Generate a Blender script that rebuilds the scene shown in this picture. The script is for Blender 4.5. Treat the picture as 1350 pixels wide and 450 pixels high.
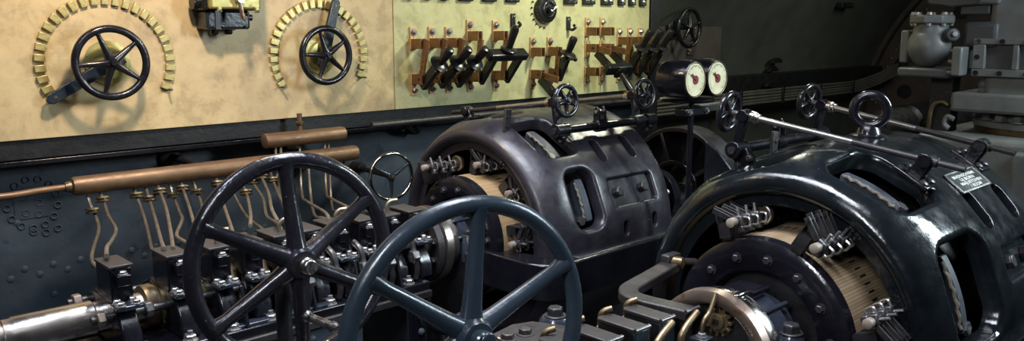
import bpy, bmesh, math, random
from mathutils import Vector, Matrix
from mathutils.geometry import delaunay_2d_cdt
random.seed(7)
V = Vector
PI = math.pi
scene = bpy.context.scene
COL = scene.collection
for o in list(bpy.data.objects):
    bpy.data.objects.remove(o)

# ------------------------------------------------------------------ camera
cam_d = bpy.data.cameras.new('camera')
cam_d.sensor_width = 36.0
cam_d.lens = 36.0 * 1100 / 1350
cam_d.clip_start = 0.05
cam_d.clip_end = 60
cam = bpy.data.objects.new('camera', cam_d)
COL.objects.link(cam)
cam.location = (0, 0, 1.7)
PITCH, YAW = math.radians(9.8), math.radians(46.47)
fwd = V((math.cos(YAW) * math.cos(PITCH), math.sin(YAW) * math.cos(PITCH), -math.sin(PITCH)))
cam.rotation_euler = fwd.to_track_quat('-Z', 'Y').to_euler()
scene.camera = cam

# ------------------------------------------------------------------ world, lamps, exposure
w = bpy.data.worlds.new('world')
scene.world = w
w.use_nodes = True
w.node_tree.nodes['Background'].inputs[0].default_value = (0.55, 0.65, 0.85, 1)
w.node_tree.nodes['Background'].inputs[1].default_value = 0.012
scene.view_settings.view_transform = 'Standard'
scene.view_settings.look = 'None'
scene.view_settings.gamma = 1
scene.view_settings.use_curve_mapping = False
scene.view_settings.exposure = 0.0

def area(name, loc, target, size, power, col, sizey=None, spread=PI):
    d = bpy.data.lights.new(name, 'AREA')
    d.energy = power
    d.color = col
    d.spread = spread
    if sizey:
        d.shape = 'RECTANGLE'; d.size = size; d.size_y = sizey
    else:
        d.shape = 'DISK'; d.size = size
    o = bpy.data.objects.new(name, d)
    COL.objects.link(o)
    o.location = loc
    o.rotation_euler = (V(target) - V(loc)).to_track_quat('-Z', 'Y').to_euler()
    return o

# ceiling lamps of the compartment, plus an added aft fill (above the picture)
area('ceiling_lamp_switchboard', (1.15, 2.55, 2.62), (1.35, 3.6, 1.3), 0.14, 30, (1.0, 0.81, 0.62))
area('ceiling_lamp_switches', (4.0, 2.35, 2.75), (3.3, 3.6, 1.4), 0.25, 36, (0.98, 1.0, 0.76))
area('ceiling_panel_aisle', (1.5, 1.55, 2.9), (1.5, 1.55, 0), 0.6, 44, (0.84, 0.88, 1.0), 2.2, math.radians(92))
area('ceiling_tube_forward', (-0.5, 0.5, 2.7), (1.9, 1.3, 0.9), 0.30, 10, (0.92, 0.94, 1.0), 0.8, math.radians(75))
area('ceiling_tube_starboard', (3.85, -0.45, 2.45), (2.7, 0.9, 1.1), 0.5, 60, (0.78, 0.92, 0.98), 1.2, math.radians(130))
area('added_fill_aft', (6.4, 1.9, 2.5), (6.6, 3.2, 1.2), 0.3, 22, (0.92, 1.0, 0.88), 1.0)  # added fill, no known fixture: brightens the curved hull and dark slab
area('ceiling_tube_port', (0.2, 1.9, 3.0), (0.7, 2.6, 0.8), 0.2, 11, (0.76, 0.84, 1.0), 1.0, math.radians(80))

# ------------------------------------------------------------------ materials
def newmat(name):
    m = bpy.data.materials.new(name)
    m.use_nodes = True
    nt = m.node_tree
    return m, nt, nt.nodes['Principled BSDF']

def nd(nt, typ, **kw):
    n = nt.nodes.new(typ)
    for k, v in kw.items():
        setattr(n, k, v)
    return n

def ramp(nt, stops):
    r = nt.nodes.new('ShaderNodeValToRGB')
    el = r.color_ramp.elements
    while len(el) < len(stops):
        el.new(0.5)
    for e, (p, c) in zip(el, stops):
        e.position = p
        e.color = (c[0], c[1], c[2], 1)
    return r

def noise(nt, scale, detail=4, rough=0.55, dist=0.0):
    tc = nt.nodes.new('ShaderNodeTexCoord')
    n = nt.nodes.new('ShaderNodeTexNoise')
    n.inputs['Scale'].default_value = scale
    n.inputs['Detail'].default_value = detail
    n.inputs['Roughness'].default_value = rough
    n.inputs['Distortion'].default_value = dist
    nt.links.new(tc.outputs['Object'], n.inputs['Vector'])
    return n

def paint(name, c1, c2, rough=0.3, metal=0.0, scale=6, bump=0.0, bscale=40, rvar=0.1, coat=0.0, wear=None, spec=0.5):
    m, nt, b = newmat(name)
    n = noise(nt, scale, 5)
    r = ramp(nt, [(0.32, c1), (0.68, c2)])
    nt.links.new(n.outputs['Fac'], r.inputs['Fac'])
    out = r.outputs['Color']
    if wear:
        n3 = noise(nt, wear[1], 6, 0.65)
        r3 = ramp(nt, [(wear[2], (0, 0, 0)), (wear[2] + 0.05, (1, 1, 1))])
        nt.links.new(n3.outputs['Fac'], r3.inputs['Fac'])
        mx = nd(nt, 'ShaderNodeMix', data_type='RGBA')
        nt.links.new(r3.outputs['Color'], mx.inputs[0])
        nt.links.new(out, mx.inputs[6])
        mx.inputs[7].default_value = (*wear[0], 1)
        out = mx.outputs[2]
    nt.links.new(out, b.inputs['Base Color'])
    b.inputs['Metallic'].default_value = metal
    b.inputs['Specular IOR Level'].default_value = spec
    mr = nd(nt, 'ShaderNodeMapRange')
    n4 = noise(nt, scale * 3, 4)
    nt.links.new(n4.outputs['Fac'], mr.inputs['Value'])
    mr.inputs['From Min'].default_value = 0.3
    mr.inputs['From Max'].default_value = 0.7
    mr.inputs['To Min'].default_value = max(0.03, rough - rvar)
    mr.inputs['To Max'].default_value = rough + rvar
    nt.links.new(mr.outputs['Result'], b.inputs['Roughness'])
    if coat:
        b.inputs['Coat Weight'].default_value = coat
        b.inputs['Coat Roughness'].default_value = 0.15
    if bump:
        n2 = noise(nt, bscale, 3)
        bp = nd(nt, 'ShaderNodeBump')
        bp.inputs['Strength'].default_value = bump
        bp.inputs['Distance'].default_value = 0.004
        nt.links.new(n2.outputs['Fac'], bp.inputs['Height'])
        nt.links.new(bp.outputs['Normal'], b.inputs['Normal'])
    return m

M = {}
M['black'] = paint('black_gloss_paint', (.003, .003, .005), (.007, .007, .010), .22, bump=.35, bscale=30, rvar=.08, wear=((.05, .05, .055), 60, .70))
M['motor1'] = paint('motor_black_enamel', (.009, .008, .012), (.019, .017, .023), .36, bump=.35, bscale=24, rvar=.10, wear=((.10, .09, .10), 45, .69))
M['motor2'] = paint('motor_blue_black_enamel', (.003, .004, .005), (.009, .012, .014), .18, bump=.35, bscale=26, rvar=.09, wear=((.09, .10, .10), 70, .71))
M['matt'] = paint('matt_black_iron', (.003, .003, .004), (.008, .0075, .009), .5, bump=.4, bscale=40)
M['bluewheel'] = paint('blue_black_wheel_enamel', (.013, .021, .030), (.022, .032, .044), .27, rvar=.07, bump=.12, bscale=60, wear=((.22, .12, .08), 26, .73))
M['blackwheel'] = paint('black_wheel_enamel', (.006, .006, .009), (.014, .013, .017), .23, rvar=.1, bump=.3, bscale=50, wear=((.14, .13, .15), 40, .68))
M['hullblue'] = paint('hull_blue_paint', (.016, .026, .038), (.040, .056, .074), .55, bump=.8, bscale=14, scale=3.5, wear=((.012, .02, .032), 9, .62))
M['hullgreen'] = paint('hull_grey_green_paint', (.050, .056, .048), (.085, .092, .080), .6, scale=2, bump=.3, bscale=8)
M['bulkhead'] = paint('bulkhead_brown_paint', (.040, .029, .025), (.070, .050, .042), .6, scale=5, bump=.3)
M['deck'] = paint('deck_plate', (.010, .010, .011), (.02, .02, .02), .6, bump=.3)
M['copper'] = paint('brown_copper_pipe', (.145, .085, .048), (.21, .13, .075), .48, metal=.6, scale=9, bump=.12, wear=((.10, .06, .035), 30, .66))
M['jaw'] = paint('copper_bar', (.60, .35, .16), (.74, .46, .23), .45, metal=.35, scale=14, wear=((.16, .07, .03), 40, .62))
M['jawdark'] = paint('brown_copper_leaf', (.17, .085, .040), (.27, .14, .065), .45, metal=.5, scale=14)
M['rod'] = paint('grey_spindle_steel', (.26, .25, .24), (.38, .37, .35), .32, metal=.9, scale=30, rvar=.05)
M['shaft'] = paint('satin_shaft_steel', (.30, .27, .24), (.42, .38, .34), .30, metal=.95, scale=9, rvar=.06, wear=((.26, .18, .12), 12, .64))
M['gun'] = paint('gunmetal_fitting', (.055, .055, .06), (.12, .115, .115), .34, metal=.7, scale=40)
M['bronze'] = paint('aged_bronze', (.11, .082, .048), (.20, .15, .085), .42, metal=.8, scale=20, wear=((.05, .04, .025), 50, .60))
M['brassblock'] = paint('brass_contact', (.40, .33, .13), (.56, .47, .20), .38, metal=.6, scale=30, wear=((.25, .21, .09), 60, .62))
M['brassbox'] = paint('brass_green_lacquer', (.30, .27, .09), (.42, .37, .14), .35, metal=.4, scale=14, wear=((.14, .12, .05), 40, .64))
M['tube'] = paint('dull_copper_tube', (.14, .115, .085), (.25, .20, .145), .42, metal=.7, scale=18)
M['steel'] = paint('bright_steel', (.42, .39, .36), (.62, .58, .54), .27, metal=1.0, scale=20, bump=.05, wear=((.22, .15, .10), 25, .66))
M['nut'] = paint('steel_nut', (.33, .33, .33), (.55, .54, .52), .33, metal=.9, scale=40)
M['darknut'] = paint('dark_iron_nut', (.022, .022, .025), (.050, .048, .048), .38, metal=.5, scale=40)
M['chrome'] = paint('polished_rim', (.62, .60, .55), (.78, .75, .70), .16, metal=1.0, rvar=.05, scale=8)
M['bakelite'] = paint('black_bakelite', (.008, .008, .009), (.016, .015, .016), .28, rvar=.06)
M['grey'] = paint('grey_machine_paint', (.11, .117, .114), (.19, .197, .19), .42, scale=5, bump=.25, bscale=30, wear=((.20, .13, .10), 7, .68))
M['darkgrey'] = paint('dark_grey_machine_paint', (.045, .048, .052), (.085, .088, .092), .45, scale=6, bump=.2)
M['ringrust'] = paint('rusty_steel_ring', (.20, .145, .115), (.32, .26, .22), .36, metal=.85, scale=7, wear=((.20, .10, .05), 14, .60))
M['coil'] = paint('field_coil_wrap', (.014, .018, .027), (.030, .036, .050), .55, scale=20)
M['rope'] = paint('coil_lashing', (.07, .06, .045), (.17, .145, .105), .7, scale=60, bump=.5, bscale=120)
M['trough'] = paint('oily_brown_black', (.010, .0085, .009), (.026, .021, .020), .46, scale=8, bump=.3, wear=((.12, .10, .09), 30, .72))
M['cable'] = paint('cable_sheath', (.07, .065, .055), (.11, .10, .085), .55)
M['red'] = paint('red_needle', (.13, .010, .005), (.17, .015, .008), .7)
M['knob'] = paint('fibre_knob', (.15, .125, .10), (.23, .195, .15), .5)
M['hub_blue'] = paint('bearing_blue_black', (.009, .012, .020), (.022, .027, .038), .26, bump=.35, bscale=30, wear=((.10, .11, .13), 45, .69))
M['ink'] = paint('dial_ink', (.10, .08, .04), (.12, .10, .05), .7)
M['white_letter'] = paint('nameplate_lettering', (.50, .50, .46), (.60, .60, .55), .5)
M['plate'] = paint('nameplate_black', (.010, .014, .013), (.018, .024, .020), .35)

def slab_mat(name, base, stops):
    m, nt, b = newmat(name)
    n1 = noise(nt, 1.9, 7, .62, .25)
    r1 = ramp(nt, stops)
    nt.links.new(n1.outputs['Fac'], r1.inputs['Fac'])
    n2 = noise(nt, 6, 9, .72, .3)
    r2 = ramp(nt, [(.36, (1.0, 1.0, 1.0)), (.50, (.90, .87, .82)), (.60, (.66, .63, .58)), (.68, (.84, .80, .74))])
    nt.links.new(n2.outputs['Fac'], r2.inputs['Fac'])
    mx = nd(nt, 'ShaderNodeMix', data_type='RGBA', blend_type='MULTIPLY')
    mx.inputs[0].default_value = .9
    nt.links.new(r1.outputs['Color'], mx.inputs[6])
    nt.links.new(r2.outputs['Color'], mx.inputs[7])
    nt.links.new(mx.outputs[2], b.inputs['Base Color'])
    b.inputs['Roughness'].default_value = .42
    return m
M['slab_warm'] = slab_mat('cream_marble_slab', None, [(.28, (.36, .30, .19)), (.40, (.54, .42, .24)), (.56, (.60, .475, .265)), (.66, (.56, .475, .26)), (.80, (.36, .32, .21))])
M['slab_green'] = slab_mat('pale_green_marble_slab', None, [(.30, (.46, .45, .24)), (.5, (.58, .56, .31)), (.7, (.50, .51, .285))])
M['slab_dark'] = paint('dark_slate_slab', (.060, .048, .043), (.085, .068, .060), .5, scale=4)

def comm_mat(name, x0, x1, c1, c2):
    # copper commutator: fine bars around the axis (x), one row of dark wedge slots
    m, nt, b = newmat(name)
    tc = nd(nt, 'ShaderNodeTexCoord')
    sp = nd(nt, 'ShaderNodeSeparateXYZ')
    nt.links.new(tc.outputs['Object'], sp.inputs[0])
    at = nd(nt, 'ShaderNodeMath', operation='ARCTAN2')
    nt.links.new(sp.outputs['Y'], at.inputs[0]); nt.links.new(sp.outputs['Z'], at.inputs[1])
    mul = nd(nt, 'ShaderNodeMath', operation='MULTIPLY'); mul.inputs[1].default_value = 190 / (2 * PI)
    nt.links.new(at.outputs[0], mul.inputs[0])
    fr = nd(nt, 'ShaderNodeMath', operation='FRACT'); nt.links.new(mul.outputs[0], fr.inputs[0])
    gap = nd(nt, 'ShaderNodeMath', operation='LESS_THAN'); gap.inputs[1].default_value = .16
    nt.links.new(fr.outputs[0], gap.inputs[0])
    fl = nd(nt, 'ShaderNodeMath', operation='FLOOR'); nt.links.new(mul.outputs[0], fl.inputs[0])
    wn = nd(nt, 'ShaderNodeTexWhiteNoise', noise_dimensions='1D'); nt.links.new(fl.outputs[0], wn.inputs['W'])
    r = ramp(nt, [(0, c1), (1, c2)])
    n0 = noise(nt, 9, 3)
    av = nd(nt, 'ShaderNodeMath', operation='MULTIPLY_ADD'); av.inputs[1].default_value = .45; 
    nt.links.new(wn.outputs['Value'], av.inputs[0])
    hf = nd(nt, 'ShaderNodeMath', operation='MULTIPLY'); hf.inputs[1].default_value = .6
    nt.links.new(n0.outputs['Fac'], hf.inputs[0]); nt.links.new(hf.outputs[0], av.inputs[2])
    nt.links.new(av.outputs[0], r.inputs['Fac'])
    mx = nd(nt, 'ShaderNodeMix', data_type='RGBA'); nt.links.new(gap.outputs[0], mx.inputs[0])
    nt.links.new(r.outputs['Color'], mx.inputs[6]); mx.inputs[7].default_value = (c1[0] * .6, c1[1] * .55, c1[2] * .5, 1)
    nt.links.new(mx.outputs[2], b.inputs['Base Color'])
    b.inputs['Metallic'].default_value = .25
    b.inputs['Roughness'].default_value = .42
    return m
M['comm2'] = comm_mat('commutator_copper', 0, 1, (.22, .145, .075), (.42, .33, .215))
M['comm1'] = comm_mat('commutator_copper_far', 0, 1, (.26, .17, .08), (.45, .33, .18))

def dial_mat():
    m, nt, b = newmat('aged_dial_paper')
    n = noise(nt, 25, 4)
    r = ramp(nt, [(.3, (.60, .55, .34)), (.7, (.78, .73, .50))])
    nt.links.new(n.outputs['Fac'], r.inputs['Fac'])
    nt.links.new(r.outputs['Color'], b.inputs['Base Color'])
    b.inputs['Roughness'].default_value = .6
    return m
M['dial'] = dial_mat()

# ------------------------------------------------------------------ mesh helpers
def frame(d):
    d = V(d).normalized()
    a = V((0, 0, 1)) if abs(d.z) < .9 else V((1, 0, 0))
    e1 = a.cross(d).normalized()
    return e1, d.cross(e1).normalized(), d

def smooth_path(pts, k=6):
    P = [V(p) for p in pts]
    if len(P) < 3:
        return P
    out = []
    for i in range(len(P) - 1):
        p0 = P[i - 1] if i else P[0] * 2 - P[1]
        p1, p2 = P[i], P[i + 1]
        p3 = P[i + 2] if i + 2 < len(P) else p2 * 2 - p1
        for j in range(k):
            t = j / k
            out.append(.5 * ((2 * p1) + (p2 - p0) * t + (2 * p0 - 5 * p1 + 4 * p2 - p3) * t * t + (3 * p1 - p0 - 3 * p2 + p3) * t ** 3))
    out.append(P[-1])
    return out

class MB:
    def __init__(self):
        self.v = []; self.f = []
    def add(self, vs, fs):
        n = len(self.v)
        self.v += [V(p) for p in vs]
        self.f += [[i + n for i in q] for q in fs]
        return self
    def box(self, c, s, rot=None):
        c = V(c); h = V(s) / 2
        vs = []
        for sx in (-1, 1):
            for sy in (-1, 1):
                for sz in (-1, 1):
                    p = V((sx * h.x, sy * h.y, sz * h.z))
                    vs.append(c + (rot @ p if rot else p))
        return self.add(vs, [(0, 1, 3, 2), (4, 6, 7, 5), (0, 4, 5, 1), (2, 3, 7, 6), (0, 2, 6, 4), (1, 5, 7, 3)])
    def span(self, a, b):      # box between two corners
        a = V(a); b = V(b)
        return self.box((a + b) / 2, [abs(b[i] - a[i]) for i in range(3)])
    def ring_loft(self, rings, closed=False, caps=True):
        n = len(rings[0]); vs = [p for r in rings for p in r]; fs = []
        m = len(rings)
        for i in range(m if closed else m - 1):
            j = (i + 1) % m
            for k in range(n):
                l = (k + 1) % n
                fs.append((i * n + k, i * n + l, j * n + l, j * n + k))
        if caps and not closed:
            fs.append(tuple(range(n - 1, -1, -1)))
            fs.append(tuple((m - 1) * n + k for k in range(n)))
        return self.add(vs, fs)
    def cyl(self, a, b, r, r2=None, n=16, ph=0):
        a = V(a); b = V(b); r2 = r if r2 is None else r2
        e1, e2, d = frame(b - a)
        rings = [[p + (e1 * math.cos(2 * PI * k / n + ph) + e2 * math.sin(2 * PI * k / n + ph)) * q for k in range(n)] for p, q in ((a, r), (b, r2))]
        return self.ring_loft(rings)
    def lathe(self, o, d, prof, n=32, caps=True):     # prof: (t along d, r)
        e1, e2, d = frame(d); o = V(o)
        rings = [[o + d * t + (e1 * math.cos(2 * PI * k / n) + e2 * math.sin(2 * PI * k / n)) * max(r, 1e-4) for k in range(n)] for t, r in prof]
        return self.ring_loft(rings, caps=caps)
    def tube(self, pts, r, n=8, closed=False, flat=None):
        P = [V(p) for p in pts]; m = len(P)
        rr = r if isinstance(r, (list, tuple)) else [r] * m
        T = []
        for i in range(m):
            a = P[(i - 1) % m] if (closed or i) else P[0]
            b = P[(i + 1) % m] if (closed or i < m - 1) else P[-1]
            T.append((b - a).normalized())
        e1, e2, _ = frame(T[0]); rings = []
        for i in range(m):
            if i:
                q = T[i - 1].rotation_difference(T[i])
                e1 = q @ e1
                e1 = (e1 - T[i] * e1.dot(T[i])).normalized()
            e2 = T[i].cross(e1)
            rings.append([P[i] + (e1 * math.cos(2 * PI * k / n) + e2 * math.sin(2 * PI * k / n)) * rr[i] for k in range(n)])
        return self.ring_loft(rings, closed=closed)
    def torus(self, c, d, R, r, n=40, m=10, ry=None):
        e1, e2, d = frame(d); c = V(c); ry = ry or r
        rings = []
        for i in range(n):
            a = 2 * PI * i / n
            rad = e1 * math.cos(a) + e2 * math.sin(a)
            rings.append([c + rad * (R + r * math.cos(2 * PI * k / m)) + d * ry * math.sin(2 * PI * k / m) for k in range(m)])
        return self.ring_loft(rings, closed=True)
    def prism(self, poly, o, eu, ev, depth):         # poly in (u,v), extruded along eu x ev
        o = V(o); eu = V(eu); ev = V(ev); en = eu.cross(ev).normalized()
        a = [o + eu * u + ev * v for u, v in poly]
        return self.ring_loft([a, [p + en * depth for p in a]])
    def ball(self, c, r, n=16, m=8, s=(1, 1, 1)):
        c = V(c)
        rings = [[c + V((math.sin(PI * i / m) * math.cos(2 * PI * k / n) * s[0], math.sin(PI * i / m) * math.sin(2 * PI * k / n) * s[1], -math.cos(PI * i / m) * s[2])) * r for k in range(n)] for i in range(m + 1)]
        rings[0] = [p + (rings[1][k] - p) * .02 for k, p in enumerate(rings[0])]
        rings[-1] = [p + (rings[-2][k] - p) * .02 for k, p in enumerate(rings[-1])]
        return self.ring_loft(rings)
    def hexnut(self, c, d, r, h, washer=True):
        c = V(c); d = V(d).normalized()
        if washer:
            self.cyl(c, c + d * h * .18, r * 1.35, n=14)
        return self.lathe(c, d, [(0, r), (h * .85, r), (h, r * .82)], n=6)
    def nutstud(self, c, d, r, h):
        c = V(c); d = V(d).normalized()
        self.hexnut(c, d, r, h)
        return self.cyl(c, c + d * h * 1.6, r * .5, n=8)
    def build(self, name, mat, parent=None, bevel=0, ang=38, origin=None, seg=2):
        off = V((0, 0, 0)); p = parent
        while p is not None:
            off += p.location; p = p.parent
        loc = V((0, 0, 0))
        if origin is not None:
            loc = V(origin) - off
            off = V(origin)
        me = bpy.data.meshes.new(name)
        me.from_pydata([tuple(q - off) for q in self.v], [], self.f)
        bm = bmesh.new(); bm.from_mesh(me)
        bmesh.ops.recalc_face_normals(bm, faces=bm.faces)
        bm.to_mesh(me); bm.free()
        me.polygons.foreach_set('use_smooth', [True] * len(me.polygons))
        me.set_sharp_from_angle(angle=math.radians(ang))
        me.materials.append(M[mat] if isinstance(mat, str) else mat)
        o = bpy.data.objects.new(name, me)
        COL.objects.link(o)
        o.location = loc
        if parent is not None:
            o.parent = parent
        if bevel:
            b = o.modifiers.new('bevel', 'BEVEL'); b.width = bevel; b.segments = seg; b.limit_method = 'ANGLE'
            b.angle_limit = math.radians(40); b.use_clamp_overlap = True
        return o

def tag(o, label, cat, group=None, kind=None):
    if label: o['label'] = label
    if cat: o['category'] = cat
    if group: o['group'] = group
    if kind: o['kind'] = kind
    return o
def thing(name, label, cat, loc=(0, 0, 0), group=None):
    o = bpy.data.objects.new(name, None)
    o.empty_display_size = .05
    COL.objects.link(o); o.location = loc
    return tag(o, label, cat, group)
def struct(o):
    o['kind'] = 'structure'
    return o
def inst(src, parent, loc, rot=None, scale=None, name=None):
    """another piece that shares the mesh of src; loc in world space"""
    o = src.copy()
    COL.objects.link(o)
    off = V((0, 0, 0)); p = parent
    while p is not None:
        off += p.location; p = p.parent
    o.parent = parent
    o.location = V(loc) - off
    if rot is not None: o.rotation_euler = rot
    if scale is not None: o.scale = scale
    return o
def pieces(mb, name, mat, parent, places, bevel=0):
    """mb is modelled round the origin; one object per (loc, rot) in places"""
    src = None; out = []
    for pl in places:
        loc, rot = (pl if isinstance(pl, tuple) and len(pl) == 2 and not isinstance(pl[0], (int, float)) else (pl, None))
        if src is None:
            src = mb.build(name, mat, None, bevel=bevel)
            o = src; off = V((0, 0, 0)); p = parent
            while p is not None:
                off += p.location; p = p.parent
            o.parent = parent; o.location = V(loc) - off
            if rot is not None: o.rotation_euler = rot
        else:
            o = inst(src, parent, loc, rot)
            if rot is None: o.rotation_euler = (0, 0, 0)
        out.append(o)
    return out
X_, Y_, Z_ = V((1, 0, 0)), V((0, 1, 0)), V((0, 0, 1))

def wheel_into(parent, c, d, R, rr, n, a0, hubr, hubh, mat, sr=(.5, .75), dish=0.0, rimname='rim', hubmat=None, capmat=None, sx=None, up=Z_, flat=1.0):
    """rim, spokes and hub of a handwheel as parts of parent; d points to the front of the wheel; angles from the horizontal, seen from the front"""
    c = V(c); d = V(d).normalized()
    ev = (V(up) - d * V(up).dot(d)).normalized()
    eu = ev.cross(d)
    rim = MB().torus(c, d, R - rr, rr, 64, 14, ry=rr * flat).build(rimname, mat, parent)
    par = parent if rimname == 'rim' else rim
    hc = c - d * dish
    for k in range(n):
        a = math.radians(a0) + 2 * PI * k / n
        rad = eu * math.cos(a) + ev * math.sin(a)
        L = R - rr
        p0 = hc + rad * hubr * .6; p1 = c + rad * (L - rr * .2)
        pts = [p0 + (p1 - p0) * t for t in (0, .15, .5, .85, 1)]
        w0 = rr * sr[1] * 1.25; w1 = rr * sr[0]
        MB().tube(pts, [w0 * 1.25, w0, (w0 + w1) / 2, w1 * 1.05, w1 * 1.5], n=10).build('spoke', mat, par)
    MB().lathe(hc - d * hubh * .5, d, [(0, hubr * .8), (hubh * .1, hubr), (hubh * .8, hubr), (hubh, hubr * .8)], 24).build('hub', hubmat or mat, par)
    MB().lathe(hc + d * hubh * .5, d, [(0, hubr * .5), (hubh * .28, hubr * .5), (hubh * .34, hubr * .42)], 16).build('hub_nut', capmat or mat, par)
    return rim

# ------------------------------------------------------------------ the compartment
struct(MB().span((-1.5, -1.2, -.05), (9.3, 4.3, 0)).build('floor', 'deck'))
# far wall: blue painted plating under the switchboard
wall = struct(MB().span((-1.2, 3.70, 0), (4.80, 3.76, 1.30)).build('wall_back', 'hullblue'))
dome = MB().lathe((0, 0, 0), -Y_, [(0, .0145), (.002, .0135), (.004, .009), (.005, .003)], 12)
spots = []
for i in range(26):
    spots.append((.655 + .052 * i, 3.70, .737 if i % 2 else .705))
spots += [(.909, 3.70, .61), (.80, 3.70, .93), (1.33, 3.70, .62), (1.75, 3.70, .60)]
pieces(dome, 'rivet', 'hullblue', wall, spots)
stud = MB().torus((0, -.003, 0), Y_, .0125, .0028, 14, 6)
spots = []
for k in range(13):
    a = 2 * PI * k / 13 + .3
    spots.append((.862 + .092 * math.cos(a), 3.70, 1.0 + .100 * math.sin(a)))
spots += [(.83, 3.70, 1.03), (.885, 3.70, 1.0), (.835, 3.70, .965), (.88, 3.70, .955), (.855, 3.70, .885), (.90, 3.70, .875), (.945, 3.70, .885)]
pieces(stud, 'stud_ring', 'hullblue', wall, spots)
MB().span((.795, 3.697, .94), (.912, 3.70, 1.065)).build('patch_plate', 'hullblue', wall, bevel=.0015)

# curved hull beyond the switchboard, closed by a bulkhead
HC, HZ, HR = 1.98, .61, 2.07
def hull_pt(x, a, r=HR):
    return V((x, HC + r * math.cos(a), HZ + r * math.sin(a)))
arc = [math.radians(t) for t in range(-17, 164, 3)]
mb = MB()
rings = []
for a in arc:
    rings.append([hull_pt(4.78, a), hull_pt(9.2, a), hull_pt(9.2, a, HR + .05), hull_pt(4.78, a, HR + .05)])
mb.ring_loft(rings)
hull = struct(mb.build('wall_far', 'hullgreen', ang=20))
mb = MB()
prev = None
for t in range(-17, 164, 4):     # bulkhead as a half disc
    pass
pts = [hull_pt(9.2, math.radians(t)) for t in range(-17, 198, 5)]
mb.ring_loft([pts, [p + V((.05, 0, 0)) for p in pts]])
bulk = struct(mb.build('wall_right', 'bulkhead'))
flange = MB()
ring = []
for t in range(-15, 182, 4):
    a = math.radians(t)
    ring.append([hull_pt(9.10, a, HR - .002), hull_pt(9.10, a, HR - .05), hull_pt(9.2, a, HR - .05), hull_pt(9.2, a, HR - .002)])
flange.ring_loft(ring).build('frame_flange', 'bulkhead', bulk)
hole = MB().lathe((0, 0, 0), -X_, [(0, .075), (.004, .075), (.004, .06), (.001, .058)], 18)
pieces(hole, 'lightening_hole', 'matt', bulk, [hull_pt(9.2, math.radians(14 + 8.5 * k), 1.80 if k % 2 else 1.66) for k in range(7)])
riv = MB().lathe((0, 0, 0), -X_, [(0, .022), (.010, .018), (.016, .006)], 10)
pieces(riv, 'rivet', 'darkgrey', bulk, [hull_pt(9.2, math.radians(8 + 3 * k), 1.93) for k in range(18)])
# stringer band and cable run along the hull
mb = MB().span((4.85, 3.78, 1.165), (9.05, 3.99, 1.285))
struct(mb.build('trim_1', 'matt'))
for k in range(5):
    z = 1.15 - .026 * k
    pts = smooth_path([(4.9, 3.77, z)] + [(5.2 + .6 * i, 3.77 + random.uniform(-.004, .004), z + random.uniform(-.004, .004)) for i in range(6)] + [(8.5, 3.76, z + .01), (8.8, 3.70, z + .07), (9.0, 3.60, z + .16)], 4)
    lab = ['topmost', 'second from the top', 'middle', 'second from the bottom', 'lowest'][k]
    tag(MB().tube(pts, .012, 8).build('hull_cable', 'cable'), 'grey hull cable, %s in the bundle running along the curved hull' % lab, 'cable', 'cables along the hull')
mb = MB()
for k, x in enumerate((5.5, 6.2, 6.9, 7.6, 8.3)):
    c = MB().span((x, 3.745, 1.02), (x + .035, 3.765, 1.17)).build('cable_clip', 'matt', bevel=.004)
    tag(c, 'iron clip across the hull cables, %s from the dark slab' % ['first', 'second', 'third', 'fourth', 'fifth'][k], 'clip', 'cable clips on the hull')
hooks = []
for k, (y, z) in enumerate(((3.87, 1.40), (3.88, 1.315), (3.90, 1.22))):
    a = math.atan2(z - HZ, y - HC); p = hull_pt(6.98, a)
    if k == 2: p = V((6.72, 3.79, 1.215))
    mb = MB().prism([(.09 * math.cos(t * PI / 10), .045 * math.sin(t * PI / 10)) for t in range(11)], p + V((-.06, -.035, -.03)), X_, Z_, .03)
    mb.cyl(p + V((-.02, -.06, 0)), p + V((-.02, -.03, 0)), .014, n=10)
    tag(mb.build('hull_lug', 'matt', bevel=.003), 'small black half round lug on the hull, %s of three' % ['upper', 'middle', 'lower'][k], 'lug', 'hull lugs')
p = hull_pt(7.6, math.atan2(1.92 - HZ, 3.6 - HC))
mb = MB().box(p + V((0, -.03, -.02)), (.20, .05, .05)); mb.cyl(p + V((.05, -.09, -.02)), p + V((.05, -.04, -.02)), .02)
tag(mb.build('hull_bracket', 'matt', bevel=.004), 'small black bracket high on the curved hull', 'bracket')

# ------------------------------------------------------------------ switchboard slabs and frame
PY = 3.57
sb = thing('switchboard', 'long cream and pale green stone switchboard on the far wall', 'switchboard', (1.9, PY, 1.27))
MB().span((-1.2, PY, 1.272), (2.549, PY + .04, 2.35)).build('slab', 'slab_warm', sb, bevel=.003)['label'] = 'cream stained stone slab'
MB().span((2.553, PY, 1.272), (4.690, PY + .04, 2.35)).build('slab', 'slab_green', sb, bevel=.003)['label'] = 'pale green stone slab'
MB().span((-1.2, PY + .015, 1.195), (4.72, PY + .13, 1.270)).build('frame_beam', 'matt', sb, bevel=.003)
MB().span((-1.2, PY + .005, 1.172), (4.72, PY + .13, 1.192)).build('frame_lip', 'black', sb, bevel=.003)
MB().span((4.70, PY - .01, .9), (4.80, PY + .13, 2.35)).build('frame_post', 'matt', sb, bevel=.004)
ds = MB().span((4.95, 3.74, 1.365), (5.86, 3.78, 2.35)).build('dark_slab', 'slab_dark', bevel=.004)
tag(ds, 'dark slate control slab behind the twin dials', 'slab')
mb = MB()
for x in (5.06, 5.4, 5.74):
    MB().cyl((x, 3.70, 1.41), (x, 3.74, 1.41), .022, n=12).build('bolt', 'matt', ds)

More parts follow.
